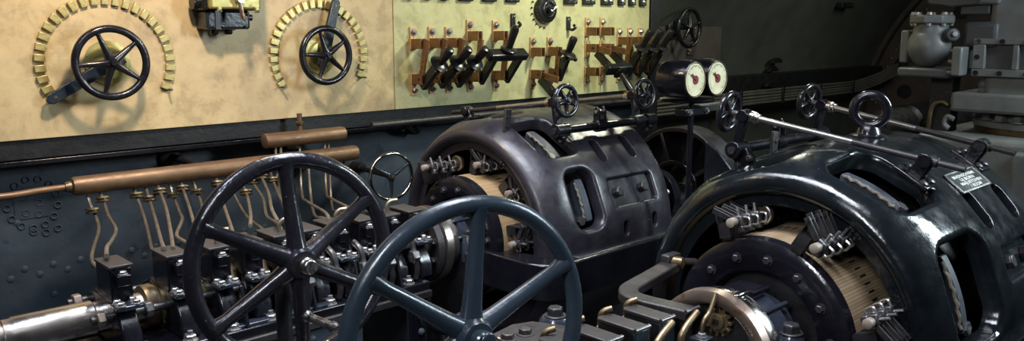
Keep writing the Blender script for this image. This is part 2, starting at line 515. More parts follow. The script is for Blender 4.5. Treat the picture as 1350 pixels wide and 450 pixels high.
# rheostat dials: brass contacts on an arc, contact arm, handwheel
def rheostat(cx, cz, R, n, a_start, a_end, arm_deg, hub, wheelR, spoke0, label, mats=('brassblock', 'blackwheel'), arm_len=None, py=PY, bs=(.040, .016, .0270)):
    t = thing('rheostat_dial', label, 'rheostat', (cx, py, cz))
    blk = MB().box((0, 0, 0), bs)
    pl = []
    for k in range(n):
        a = math.radians(a_start + (a_end - a_start) * k / (n - 1))
        pl.append(((cx + R * math.cos(a), py - bs[1] / 2, cz + R * math.sin(a)), (0, -a, 0)))
    pieces(blk, 'contact', mats[0], t, pl, bevel=.002)
    for a in (a_start - 2, a_end + 2):
        a = math.radians(a); s = -1 if a > 0 and math.cos(a) < 0 else 1
        p = V((cx + (R + .004) * math.cos(a), py, cz + (R) * math.sin(a) - .022))
        MB().cyl(p, p + V((0, -.05, 0)), .0045, n=8).build('stop_pin', 'bronze', t)
    MB().lathe((cx, py, cz), -Y_, [(0, .088), (.010, .088), (.012, .07), (.025, .062), (.03, .03)], 32).build('backing_disc', 'brassbox' if mats[0] == 'brassblock' else 'matt', t)
    MB().cyl((cx, py - .02, cz), (hub[0], hub[1] + .01, hub[2]), .014, n=12).build('spindle', 'matt', t)
    a = math.radians(arm_deg); L = arm_len or R + .02
    e = V((math.cos(a), 0, math.sin(a))); nrm = V((-math.sin(a), 0, math.cos(a)))
    mb = MB().prism([(-.05, -.028), (L * .4, -.024), (L, -.020), (L + .014, -.006), (L + .014, .006), (L, .020), (L * .4, .024), (-.05, .028)], V((cx, py - .034, cz)), e, nrm, .022 if e.cross(nrm).y < 0 else -.022)
    arm = mb.build('contact_arm', 'bluewheel', t, bevel=.003)
    MB().cyl(V((cx, py - .058, cz)) + e * (L - .02), V((cx, py - .03, cz)) + e * (L - .02), .007, n=8).build('screw', 'bronze', arm)
    wheel_into(t, hub, -Y_, wheelR, .0150, 5, spoke0, .024, .035, mats[1], sr=(.55, .85), dish=-.004, rimname='handwheel')
    return t
rheostat(1.148, 1.557, .248, 26, 212, -25, 210, (1.125, 3.45, 1.56), .147, 39, 'rheostat dial with black five spoke wheel at the left end of the switchboard')
rheostat(2.115, 1.563, .244, 26, 211, -24, 74, (2.080, 3.45, 1.567), .140, 33, 'rheostat dial with arm pointing up on the cream slab, right of the breaker')
rheostat(5.20, 1.69, .27, 40, 205, -45, 82, (5.21, 3.60, 1.69), .150, 18, 'dark rheostat wheel with ring of contacts on the dark slate slab', ('knob', 'blackwheel'), py=3.74, bs=(.020, .02, .018))

# breaker box
br = thing('circuit_breaker', 'brass lidded breaker box with black base hanging between the two rheostat dials', 'breaker', (1.62, PY, 1.70))
MB().span((1.50, 3.44, 1.768), (1.745, PY, 1.98)).build('mounting_block', 'bakelite', br, bevel=.006)
MB().span((1.516, 3.405, 1.772), (1.742, 3.44, 1.97)).build('cover', 'brassbox', br, bevel=.010, seg=3)
base = MB().span((1.518, 3.455, 1.688), (1.714, PY, 1.768)).build('base', 'hub_blue', br, bevel=.012, seg=3)
for x in (1.568, 1.630):
    MB().lathe((x, 3.50, 1.690), -Z_, [(0, .019), (.018, .019), (.024, .015)], 16).build('terminal_knob', 'bakelite', base)
MB().cyl((1.712, 3.49, 1.738), (1.736, 3.49, 1.738), .014, n=14).build('side_screw', 'bakelite', base)
MB().prism([(0, 0), (.022, 0), (.022, .08), (0, .08)], (1.556, 3.455, 1.688), X_, Z_, .004).build('base_strap', 'bakelite', base)
for x, z in ((1.530, 1.752), (1.703, 1.750), (1.548, 1.70), (1.69, 1.70)):
    MB().cyl((x, 3.448, z), (x, 3.456, z), .005, n=8).build('base_screw', 'matt', base)
for x in (1.553, 1.720):
    c = MB().span((x - .008, 3.395, 1.758), (x + .008, 3.412, 1.782)).build('cover_clip', 'brassbox', br, bevel=.003)
    MB().cyl((x, 3.388, 1.764), (x, 3.398, 1.764), .006, n=8).build('screw', 'darknut', c)
lv = MB().tube([(1.636, 3.385, 1.812), (1.637, 3.378, 1.775), (1.640, 3.372, 1.735), (1.648, 3.366, 1.727)], [.011, .010, .008, .006], 10).build('lever', 'ringrust', br)
MB().cyl((1.636, 3.37, 1.812), (1.636, 3.405, 1.812), .015, n=14).build('lever_boss', 'nut', lv)
MB().cyl((1.478, 3.50, 1.80), (1.505, 3.50, 1.80), .03, n=16).build('side_knob', 'bakelite', br)

# ------------------------------------------------------------------ knife switches
def clip(t, x, z, up, name):
    """copper angle on the slab with a two leaf jaw standing out"""
    s = 1 if up else -1
    mb = MB().span((x - .021, PY - .010, z - .030), (x + .021, PY, z + .032))
    zz = z - s * .055
    mb.span((x - .021, PY - .012, zz - .030), (x + .021, PY, zz + .030))
    o = mb.build(name, 'jaw', t, bevel=.0015)
    for dx in (-.014, .014):
        MB().span((x + dx - .0045, PY - .095, zz - .026), (x + dx + .0045, PY - .008, zz + .026)).build('jaw_leaf', 'jawdark', o, bevel=.001)
    MB().nutstud((x, PY - .010, z + s * .004), -Y_, .0145, .014).build('bolt', 'nut', t)
    MB().cyl((x, PY - .0115, z - s * .023), (x, PY - .008, z - s * .023), .0035, n=8).build('screw', 'darknut', t)
    return zz
def handle_into(t, x, base, e, L, guard=.55):
    """black lever, flange guard and grip along unit direction e from base"""
    base = V(base); e = V(e).normalized()
    side = X_; nrm = e.cross(side)
    rot = Matrix((side, nrm, e)).transposed()
    h = MB().box(base + e * L * .22, (.030, .050, L * .52), rot).build('lever', 'bakelite', t, bevel=.003)
    MB().lathe(base + e * L * .40, e, [(0, .017), (L * .12, .018), (L * .15, .025), (L * .17, .025)], 16).build('stem', 'bakelite', h)
    MB().lathe(base + e * L * .57, e, [(0, .018), (.004, .048), (.009, .052), (.014, .044), (.020, .020)], 24).build('guard', 'bakelite', h)
    MB().lathe(base + e * L * .60, e, [(0, .018), (L * .06, .020), (L * .22, .0235), (L * .35, .025), (L * .39, .019), (L * .40, .008)], 18).build('grip', 'bakelite', h)
    return h
def knife(x, zt, zb, label, blade_deg=14, lever_deg=50, L=.30, handle=True):
    t = thing('knife_switch', label, 'switch', (x, PY, zb), 'knife switches on the stone switchboard')
    zu = clip(t, x, zt, True, 'upper_jaw')
    zl = clip(t, x, zb, False, 'lower_hinge')
    piv = V((x, PY - .070, zl))
    MB().cyl(piv + V((-.02, 0, 0)), piv + V((.02, 0, 0)), .008, n=10).build('pivot', 'darknut', t)
    a = math.radians(blade_deg); e = V((0, -math.sin(a), math.cos(a)))
    Lb = (zu - zl + .03) if blade_deg < 60 else .15
    rot = Matrix((X_, e.cross(X_), e)).transposed()
    b = MB().box(piv + e * Lb * .5, (.012, .038, Lb), rot).build('blade', 'jawdark', t, bevel=.0015)
    for q in (.3, .45):
        MB().cyl(piv + e * Lb * q + V((-.006, 0, 0)), piv + e * Lb * q + V((.006, 0, 0)), .0045, n=8).build('rivet', 'darknut', b)
    if handle:
        a = math.radians(lever_deg)
        handle_into(t, x, piv + V((.012, -.0, -.03)), (0, -math.sin(a), math.cos(a)), L)
    return t
knife(2.672, 1.666, 1.372, 'leftmost of the single black levered knife switches, beside the slab joint')
knife(2.795, 1.668, 1.373, 'second single knife switch from the slab joint, standing between two similar ones')
knife(2.910, 1.668, 1.372, 'third single knife switch from the slab joint, next to the double switch')
# double pole switch with a common cross bar
def double(x0, x1, zt, zb, label, out_deg, hdir, blade_deg, hl=.20, along=.20, pz=None):
    t = thing('double_knife_switch', label, 'switch', ((x0 + x1) / 2, PY, zb))
    a = math.radians(out_deg); e = V((0, -math.sin(a), math.cos(a)))
    b = math.radians(blade_deg); eb = V((0, -math.sin(b), math.cos(b)))
    for x in (x0, x1):
        zu = clip(t, x, zt, True, 'upper_jaw'); zl = clip(t, x, zb, False, 'lower_hinge')
        if pz is not None:
            zl = pz
            MB().span((x - .021, PY - .012, pz - .06), (x + .021, PY, pz + .045)).build('hinge_plate', 'jaw', t, bevel=.0015)
            for dx in (-.014, .014):
                MB().span((x + dx - .0045, PY - .095, pz - .026), (x + dx + .0045, PY - .008, pz + .026)).build('hinge_leaf', 'jawdark', t, bevel=.001)
            MB().cyl((x - .022, PY - .07, pz), (x + .022, PY - .07, pz), .009, n=10).build('hinge_pin', 'darknut', t)
        piv = V((x, PY - .070, zl))
        Lb = min(zu - zl + .03, .21)
        rot = Matrix((X_, eb.cross(X_), eb)).transposed()
        MB().box(piv + eb * Lb * .5, (.012, .040, Lb), rot).build('blade', 'jawdark', t, bevel=.0015)
        rot = Matrix((X_, e.cross(X_), e)).transposed()
        MB().box(piv + V((.014, -.005, -.03)) + e * along * .5, (.026, .046, along), rot).build('arm', 'bakelite', t, bevel=.003)
    piv = V(((x0 + x1) / 2, PY - .075, zl - .03))
    rot = Matrix((X_, e.cross(X_), e)).transposed()
    c = piv + e * (along + .01)
    MB().box(c, (x1 - x0 + .09, .065, .046), rot).build('cross_bar', 'bakelite', t, bevel=.010, seg=3)
    h = V(hdir).normalized()
    g = MB().lathe(c + h * .012, h, [(0, .030), (.012, .027), (.016, .046), (.022, .048), (.028, .040), (.032, .018)], 24).build('guard', 'bakelite', t)
    MB().lathe(c + h * .040, h, [(0, .018), (hl * .3, .020), (hl * .8, .024), (hl * .95, .018), (hl, .008)], 18).build('grip', 'bakelite', t)
    return t
double(3.062, 3.256, 1.704, 1.369, 'closed double knife switch with black cross bar and upright handle', 40, (0, -.42, .9), 8, .135, .19)
# single open switch and closed mate in the middle of the green slab
knife(3.556, 1.606, 1.363, 'open knife switch with blade swung out, handle hanging down over the handwheel', 100, 128, .25)
knife(3.702, 1.606, 1.366, 'closed knife switch with upright handle, right of the open single switch', 5, 27, .28)
double(4.046, 4.190, 1.724, 1.362, 'open double knife switch with copper blades swung out and handle pointing down', 128, (0, -.66, -.75), 99, .16, .15, pz=1.565)
for k, (x, w_) in enumerate(((4.364, 'first'), (4.475, 'second'), (4.588, 'third'))):
    knife(x, 1.661, 1.365, 'long handled knife switch, %s of the three at the right edge of the green slab' % w_, 8, 33, .345)

# small clips, selector and terminal row
def terminal(x, w_, k):
    t = thing('terminal_block', 'small dark terminal block, number %s from the slab joint along the top row' % k, 'terminal', (x, PY, 1.85), 'terminal blocks on the green slab')
    MB().span((x - w_ / 2, PY - .022, 1.838), (x + w_ / 2, PY, 1.905)).build('block', 'darknut', t, bevel=.004)
    n = 2 if w_ > .07 else 1
    for i in range(n):
        xx = x + (i - (n - 1) / 2) * w_ * .5
        MB().nutstud((xx, PY - .022, 1.862), -Y_, .011, .010).build('nut', 'nut', t)
num = ['one', 'two', 'three', 'four', 'five', 'six', 'seven', 'eight', 'nine', 'ten', 'eleven', 'twelve']
for k, (x, w_) in enumerate(((2.651, .05), (2.770, .05), (2.883, .05), (3.032, .10), (3.206, .10), (3.385, .10), (3.879, .11), (4.049, .11), (4.226, .11), (4.373, .065), (4.484, .065), (4.598, .065))):
    terminal(x, w_, num[k])
for x, z, lab in ((3.394, 1.745, 'small black spring clip above the cross bar of the double switch'), (3.868, 1.73, 'small black spring clip between the open single switch and the open double switch')):
    t = thing('fuse_clip', lab, 'clip', (x, PY, z))
    MB().span((x - .016, PY - .012, z - .05), (x + .016, PY, z + .03)).build('strap', 'darknut', t, bevel=.003)
    MB().tube(smooth_path([(x, PY - .012, z - .045), (x, PY - .04, z - .05), (x + .012, PY - .055, z - .035), (x + .01, PY - .04, z - .02)], 4), .009, 8).build('spring', 'bakelite', t)
    MB().nutstud((x, PY - .012, z + .01), -Y_, .010, .010).build('nut', 'nut', t)
t = thing('stud_peg', 'short black peg on the green slab right of the closed single switch', 'peg', (3.87, PY, 1.55))
MB().cyl((3.87, PY, 1.50), (3.87, PY - .06, 1.50), .010, n=10).build('peg', 'bakelite', t)
MB().ball((3.87, PY - .065, 1.50), .015, 12, 6).build('peg_head', 'bakelite', t)
t = thing('selector_switch', 'round black rotary selector with knob high on the green slab', 'selector', (3.655, PY, 1.80))
MB().lathe((3.655, PY, 1.80), -Y_, [(0, .082), (.015, .085), (.035, .078), (.04, .06), (.042, .03)], 32).build('disc', 'bakelite', t, bevel=.002)
MB().torus((3.655, PY - .042, 1.80), Y_, .045, .006, 28, 8).build('ring', 'bakelite', t)
MB().lathe((3.655, PY - .04, 1.80), -Y_, [(0, .02), (.03, .018), (.045, .012)], 16).build('knob', 'bakelite', t)
MB().tube([(3.64, PY - .075, 1.79), (3.68, PY - .08, 1.815)], [.010, .007], 8).build('pointer', 'nut', t)
for k in range(9):
    a = math.radians(118 + 19 * k)
    p = V((3.655 + .108 * math.cos(a), PY, 1.80 + .108 * math.sin(a)))
    MB().cyl(p, p + V((0, -.010, 0)), .0055, n=8).build('stud', 'darknut', t)

# ------------------------------------------------------------------ lubricating oil manifold and its tubes
mf = thing('oil_manifold', 'long brown copper oil manifold under the cream slab with thin tubes hanging from it', 'pipe', (1.5, 3.40, 1.10))
MB().lathe((.925, 3.40, 1.102), X_, [(0, .02), (.006, .033), (.016, .036), (1.255, .036), (1.268, .033), (1.273, .01)], 28).build('manifold_pipe', 'copper', mf)
MB().tube(smooth_path([(-.9, 3.42, 1.115), (.2, 3.42, 1.112), (.55, 3.415, 1.105), (.70, 3.40, 1.095), (.82, 3.40, 1.100), (.93, 3.40, 1.102)], 5), .0135, 12).build('feed_pipe', 'copper', mf)
MB().lathe((.905, 3.40, 1.102), X_, [(0, .018), (.012, .022), (.026, .022)], 20).build('feed_collar', 'bronze', mf)
m2 = thing('upper_oil_manifold', 'short brown copper oil manifold above the end of the long one', 'pipe', (1.95, 3.45, 1.19))
MB().lathe((1.742, 3.45, 1.193), X_, [(0, .02), (.005, .032), (.014, .034), (.405, .034), (.418, .031), (.422, .01)], 28).build('manifold_pipe', 'copper', m2)
MB().cyl((1.955, 3.50, 1.20), (1.955, 3.50, 1.30), .012, n=12).build('supply_stub', 'copper', m2)
MB().lathe((1.955, 3.50, 1.245), Z_, [(0, .012), (.004, .020), (.014, .020), (.018, .012)], 16).build('stub_collar', 'bronze', m2)
for x, r in ((1.42, 0), (1.95, 0)):
    b = MB().lathe((x, 3.70, 1.13), -Y_, [(0, .055), (.02, .05), (.03, .03)], 20)
    b.tube([(x, 3.68, 1.13), (x + .02, 3.55, 1.125), (x + .03, 3.43, 1.105)], .018, 10)
    b.build('wall_bracket', 'matt', mf)
TUBES = [
    [(0.981, 3.400, 1.060), (0.981, 3.373, 1.029), (0.981, 3.309, 0.980), (0.952, 3.204, 0.960), (0.888, 3.054, 0.943), (0.824, 2.868, 0.948), (0.782, 2.662, 0.969), (0.764, 2.465, 1.013), (0.728, 2.320, 1.037)],
    [(1.028, 3.400, 1.068), (1.025, 3.356, 1.036), (1.003, 3.244, 1.002), (0.965, 3.054, 0.990), (0.868, 2.800, 1.014), (0.770, 2.527, 1.065), (0.703, 2.320, 1.093)],
    [(1.156, 3.400, 1.063), (1.151, 3.366, 1.041), (1.140, 3.284, 0.989), (1.106, 3.145, 0.944), (1.047, 2.952, 0.926), (0.980, 2.721, 0.957), (0.930, 2.491, 1.002), (0.895, 2.320, 1.040)],
    [(1.200, 3.400, 1.063), (1.181, 3.309, 1.018), (1.104, 3.054, 1.003), (0.974, 2.662, 1.028), (0.856, 2.320, 1.085)],
    [(1.248, 3.400, 1.066), (1.222, 3.309, 1.055), (1.145, 3.054, 1.040), (1.007, 2.662, 1.048), (0.881, 2.320, 1.080)],
    [(1.297, 3.400, 1.063), (1.295, 3.356, 1.010), (1.268, 3.244, 0.975), (1.201, 3.054, 0.988), (1.079, 2.800, 1.000), (0.989, 2.527, 1.046), (0.946, 2.320, 1.075)],
    [(1.344, 3.400, 1.063), (1.313, 3.309, 1.055), (1.232, 3.054, 1.026), (1.087, 2.662, 1.047), (0.956, 2.320, 1.089)],
    [(1.392, 3.400, 1.067), (1.397, 3.366, 1.010), (1.375, 3.284, 0.978), (1.317, 3.145, 0.923), (1.245, 2.952, 0.926), (1.186, 2.721, 0.953), (1.075, 2.491, 1.001), (0.980, 2.320, 1.039)],
    [(1.494, 3.400, 1.064), (1.459, 3.309, 1.055), (1.365, 3.054, 1.021), (1.212, 2.662, 1.026), (1.062, 2.320, 1.084)],
    [(1.538, 3.400, 1.068), (1.539, 3.340, 1.000), (1.514, 3.177, 0.932), (1.444, 2.908, 0.938), (1.290, 2.580, 0.996), (1.157, 2.320, 1.043)],
    [(1.598, 3.400, 1.047), (1.551, 3.244, 1.013), (1.350, 2.800, 1.035), (1.116, 2.320, 1.107)],
    [(1.659, 3.400, 1.060), (1.634, 3.340, 1.027), (1.591, 3.177, 0.994), (1.468, 2.908, 0.984), (1.346, 2.580, 1.026), (1.218, 2.320, 1.049)],
    [(1.695, 3.400, 1.069), (1.656, 3.309, 1.059), (1.554, 3.054, 1.040), (1.363, 2.662, 1.069), (1.206, 2.320, 1.107)],
    [(1.742, 3.400, 1.064), (1.711, 3.309, 1.028), (1.606, 3.054, 1.011), (1.421, 2.662, 1.060), (1.249, 2.320, 1.100)],
    [(1.800, 3.450, 1.165), (1.753, 3.355, 1.020), (1.629, 3.088, 0.977), (1.434, 2.678, 1.034), (1.263, 2.320, 1.102)],
    [(1.826, 3.450, 1.166), (1.740, 3.287, 1.048), (1.514, 2.822, 1.035), (1.274, 2.320, 1.115)],
    [(1.921, 3.450, 1.146), (1.870, 3.355, 0.952), (1.744, 3.088, 0.973), (1.583, 2.678, 1.019), (1.387, 2.320, 1.082)],
    [(1.933, 3.400, 1.083), (1.889, 3.309, 0.932), (1.758, 3.054, 0.917), (1.563, 2.662, 1.002), (1.387, 2.320, 1.082)],
    [(2.054, 3.450, 1.151), (1.996, 3.355, 0.946), (1.861, 3.088, 0.969), (1.681, 2.678, 1.024), (1.474, 2.320, 1.094)],
    [(2.074, 3.450, 1.149), (2.021, 3.355, 0.884), (1.881, 3.088, 0.909), (1.670, 2.678, 0.999), (1.473, 2.320, 1.084)],
]
for i, pts in enumerate(TUBES):
    own = mf if (i < 14 or i == 17) else m2
    o = MB().tube(smooth_path(pts, 6), .0062, 8).build('oil_tube', 'tube', own)
    if i < 14:
        a = V(pts[0]).lerp(V(pts[1]), .75 if i % 2 else .95)
        if i == 0: a = V(pts[1]).lerp(V(pts[2]), .4)
        d = (V(pts[1]) - V(pts[0])).normalized() * .4 + V((0, 0, -1)); d.normalize()
        MB().lathe(a - d * .012, d, [(0, .010), (.002, .026), (.009, .027), (.011, .018), (.013, .018), (.015, .027), (.022, .026), (.024, .010)], 20).build('union', 'bronze', o)

# chrome rimmed valve wheel on the wall
vw = thing('valve_wheel', 'small three spoke valve wheel with bright polished rim on the wall', 'valve wheel', (2.33, 3.70, .98))
wheel_into(vw, (2.325, 3.30, .980), (-.12, -1, 0), .122, .0085, 3, 30, .020, .035, 'bluewheel', sr=(.7, 1.1), rimname='rim', capmat='bronze')
for o in vw.children:
    if o.name.startswith('rim'):
        o.data.materials[0] = M['chrome']
MB().cyl((2.33, 3.32, .98), (2.36, 3.70, .98), .013, n=12).build('spindle', 'matt', vw)
MB().lathe((2.358, 3.70, .98), -Y_, [(0, .06), (.02, .06), (.025, .03), (.10, .026)], 20).build('gland', 'matt', vw)
vb = thing('wall_valve', 'dark flanged valve body on the wall behind the oil manifold end', 'valve', (2.02, 3.7, 1.08))
MB().lathe((2.02, 3.70, 1.065), -Y_, [(0, .085), (.03, .085), (.035, .05), (.09, .045), (.10, .02)], 24).build('flange', 'matt', vb)
for k in range(6):
    a = k * PI / 3
    MB().hexnut((2.02 + .066 * math.cos(a), 3.67, 1.065 + .066 * math.sin(a)), -Y_, .010, .012).build('nut', 'bronze', vb)

# ------------------------------------------------------------------ propeller shaft with thrust bearing (far side)
Y1, Z1 = 2.38, .910
sh = thing('propeller_shaft', 'bright steel propeller shaft running from the left edge into the thrust bearing', 'shaft', (.5, Y1, Z1))
MB().lathe((-1.0, Y1, Z1), X_, [(0, .043), (1.41, .043), (1.415, .047), (1.44, .047), (1.442, .043), (1.452, .043), (1.455, .047), (1.475, .047), (1.48, .050), (1.67, .050), (1.675, .044), (2.86, .044)], 36).build('shaft_body', 'shaft', sh)
for k in range(6):
    MB().lathe((1.04 + .10 * k, Y1, Z1), X_, [(0, .045), (.002, .098), (.020, .098), (.022, .045)], 32).build('thrust_collar', 'bronze' if k < 2 else 'darknut', sh)
nutm = MB().lathe((.80, Y1, Z1), X_, [(0, .045), (.004, .062), (.030, .064), (.032, .058), (.040, .058), (.042, .066), (.075, .066), (.08, .045)], 32)
cn = nutm.build('bronze_collar', 'bronze', sh)
for k in range(14):
    a = 2 * PI * k / 14; rot = Matrix.Rotation(a, 3, 'X')
    MB().box(V((.858, Y1, Z1)) + rot @ V((0, 0, .067)), (.030, .018, .008), rot).build('castle_tooth', 'bronze', cn, bevel=.001)
cn2 = MB().lathe((.955, Y1, Z1), X_, [(0, .045), (.003, .066), (.035, .068), (.04, .060), (.06, .058), (.065, .045)], 32).build('bronze_collar', 'bronze', sh)
for k in range(14):
    a = 2 * PI * k / 14 + .2; rot = Matrix.Rotation(a, 3, 'X')
    MB().box(V((.975, Y1, Z1)) + rot @ V((0, 0, .069)), (.026, .018, .008), rot).build('castle_tooth', 'bronze', cn2, bevel=.001)
for dy, z in ((-.10, .935), (.10, .935)):
    r = thing('tie_rod', 'threaded steel tie rod on the %s side of the propeller shaft' % ('near' if dy < 0 else 'wall'), 'rod', (1.1, Y1 + dy, z))
    MB().cyl((.64, Y1 + dy, z), (1.50, Y1 + dy, z), .0115, n=12).build('rod', 'darknut', r)
    for x in (.652, .775, 1.06, 1.16, 1.26, 1.36):
        MB().lathe((x, Y1 + dy, z), X_, [(0, .020), (.003, .023), (.020, .023), (.023, .020)], 6).build('nut', 'ringrust' if x < .7 else 'gun', r, bevel=.001)

bx = [.717, .87, .99, 1.09, 1.19, 1.29, 1.39, 1.49, 1.59, 1.69]
ordn = ['first', 'second', 'third', 'fourth', 'fifth', 'sixth', 'seventh', 'eighth', 'ninth', 'tenth']
for k, x in enumerate(bx):
    t = thing('bearing_block', 'black oil box bearing block, %s along the far propeller shaft counted from the left' % ordn[k], 'bearing', (x, 2.315, .85), 'bearing blocks on the far shaft')
    wd = .056 if k == 0 else .062
    MB().span((x - wd / 2, 2.258, .975), (x + wd / 2, 2.372, 1.070)).build('oil_box', 'black', t, bevel=.004)
    MB().span((x - wd / 2 - .003, 2.255, 1.0705), (x + wd / 2 + .003, 2.375, 1.078)).build('lid', 'trough', t, bevel=.002)
    hs = MB().prism([(-.16, 0), (-.155, .05), (-.12, .105), (-.06, .13), (.06, .13), (.12, .105), (.155, .05), (.16, 0)], (x - .026, Y1 - .02, .852), Y_, Z_, .052)
    hs.build('housing', 'black', t, bevel=.006)
    ft = MB().span((x - .018, 2.232, 1.025), (x + .018, 2.258, 1.055)).build('oil_fitting', 'black', t, bevel=.003)
    MB().hexnut((x, 2.243, 1.055), Z_, .009, .010).build('fitting_nut', 'nut', ft)
    ps = MB().span((x - .034, 2.205, .966), (x + .034, 2.257, .978)).build('pad', 'hub_blue', t, bevel=.003)
    for dx in (-.02, .02):
        for yy in (2.216, 2.245):
            MB().hexnut((x + dx, yy, .978), Z_, .0095, .012).build('nut', 'nut', ps)
    if k in (2, 4, 6, 8):
        MB().tube(smooth_path([(x + .01, 2.30, 1.078), (x + .01, 2.30, 1.10), (x + .022, 2.295, 1.115), (x + .042, 2.285, 1.118)], 5), .007, 8).build('bent_pipe', 'tube', t)
    if 4 <= k <= 8:
        # bent strap clamps in front of the thrust collars
        MB().tube(smooth_path([(x + .05, 2.262, 1.01), (x + .048, 2.225, .995), (x + .05, 2.21, .96), (x + .046, 2.195, .93), (x + .05, 2.19, .89), (x + .05, 2.20, .86)], 5), .010, 8).build('clamp_strap', 'darknut', t)
        MB().lathe((x + .032, 2.20, .935), X_, [(0, .021), (.003, .024), (.024, .024), (.027, .021)], 6).build('clamp_nut', 'gun', t, bevel=.001)

# bed plate under the thrust bearing
bd = thing('bed_plate', 'black riveted bed plate carrying the far thrust bearing', 'bed plate', (1.0, 2.3, 0))
MB().span((.40, 2.163, .822), (1.672, 2.62, .850)).build('top_flange', 'black', bd, bevel=.004)
MB().span((.40, 2.150, .798), (1.672, 2.20, .822)).build('edge_angle', 'trough', bd, bevel=.003)
MB().span((.40, 2.165, 0), (1.40, 2.18, .80)).build('front_plate', 'hullblue', bd)
MB().span((1.585, 2.165, 0), (1.672, 2.18, .80)).build('front_plate', 'hullblue', bd)
MB().span((1.40, 2.165, 0), (1.585, 2.18, .58)).build('front_plate', 'hullblue', bd)
MB().span((1.655, 2.18, 0), (1.672, 2.60, .80)).build('end_plate', 'hullblue', bd)
MB().span((1.58, 2.155, .10), (1.672, 2.166, .79)).build('corner_angle', 'black', bd, bevel=.003)
riv = MB().lathe((0, 0, 0), -Y_, [(0, .013), (.006, .011), (.010, .004)], 10)
pieces(riv, 'rivet', 'hullblue', bd, [(1.625, 2.155, .74 - .055 * k) for k in range(6)] + [(.5 + .09 * k, 2.165, .765) for k in range(10)])
for k, x in enumerate((.62, .74, .86, .985, 1.10, 1.30, 1.45, 1.60)):
    MB().nutstud((x, 2.185, .850), Z_, .015, .018).build('bed_bolt', 'nut', bd)
for x in (1.02, 1.24, 1.40, 1.56):
    g = MB().prism([(0, 0), (.05, 0), (.012, .12), (0, .12)], (x + .005, 2.205, .850), V((0, -1, 0)) * .8, Z_, .010)
    g.build('gusset', 'black', bd, bevel=.002)
MB().span((.98, 2.175, .850), (1.30, 2.215, .858)).build('liner_strip', 'hub_blue', bd, bevel=.002)

# flange coupling between thrust shaft and far motor
cp = thing('shaft_coupling', 'bolted flange coupling with bright rim between thrust bearing and far motor', 'coupling', (1.84, Y1, Z1))
MB().lathe((1.747, Y1, Z1), X_, [(0, .07), (.01, .075), (.03, .08), (.035, .132), (.06, .136), (.065, .07)], 48).build('flange', 'trough', cp)
MB().lathe((1.812, Y1, Z1), X_, [(0, .08), (.001, .138), (.004, .142), (.032, .142), (.036, .136), (.038, .09)], 56).build('bright_flange', 'shaft', cp)
MB().lathe((1.851, Y1, Z1), X_, [(0, .09), (.001, .108), (.045, .108), (.05, .05)], 40).build('brake_drum', 'shaft', cp)
for k in range(10):
    a = 2 * PI * k / 10
    p = V((1.782, Y1 + .107 * math.sin(a), Z1 + .107 * math.cos(a)))
    MB().hexnut(p, -X_, .013, .016).build('bolt', 'darknut', cp)
MB().lathe((1.722, Y1, Z1), X_, [(0, .045), (.004, .050), (.02, .050), (.026, .040)], 24).build('shaft_nut', 'steel', cp)

# ------------------------------------------------------------------ two large clutch handwheels
def big_wheel(c, R, rr, a0, mat, label, pin=True, cap='steel', back=.12, off=.0, dish=0.0, d=-Y_):
    t = thing('large_handwheel', label, 'handwheel', (c[0], c[1], c[2]))
    wheel_into(t, c, d, R, rr, 6, a0, .036, .060, mat, sr=(.80, .92), dish=dish, rimname='rim', capmat=cap)
    c = V(c) + V((0, dish, 0))
    MB().cyl(c + V((0, .03, 0)), c + V((0, back, 0)), .019, n=16).build('spindle', mat, t)
    MB().cyl(c + V((0, -.052, 0)), c + V((0, -.028, 0)), .0165, n=20).build('spindle_end', cap, t, bevel=.003)
    if pin:
        a = math.radians(a0 + 60 * pin)
        p = c + V((math.cos(a), 0, math.sin(a))) * R * .50
        h = MB().lathe(p + V((0, .0, 0)), V((.22, -1, -.10)), [(0, .012), (.015, .014), (.02, .0095), (.085, .0095), (.088, .012), (.098, .012), (.104, .006)], 16).build('crank_pin', 'steel', t)
    # pedestal
    MB().tube([(c.x + off, c.y + back - .02, 0), (c.x + off, c.y + back - .02, c.z)], .018, 14).build('pedestal', 'matt', t)
    return t
big_wheel((.867, 1.60, 1.197), .238, .0175, 92, 'blackwheel', 'black six spoke large handwheel with bright crank pin, in front of the far thrust bearing', pin=3, back=.10, dish=-.02, d=V((-.09, -1, .05)))
big_wheel((.914, 1.07, 1.163), .250, .0160, 85, 'bluewheel', 'blue black six spoke large handwheel nearest the camera at the bottom', pin=0, cap='bluewheel', dish=.0, d=V((-.17, -1, 0)))

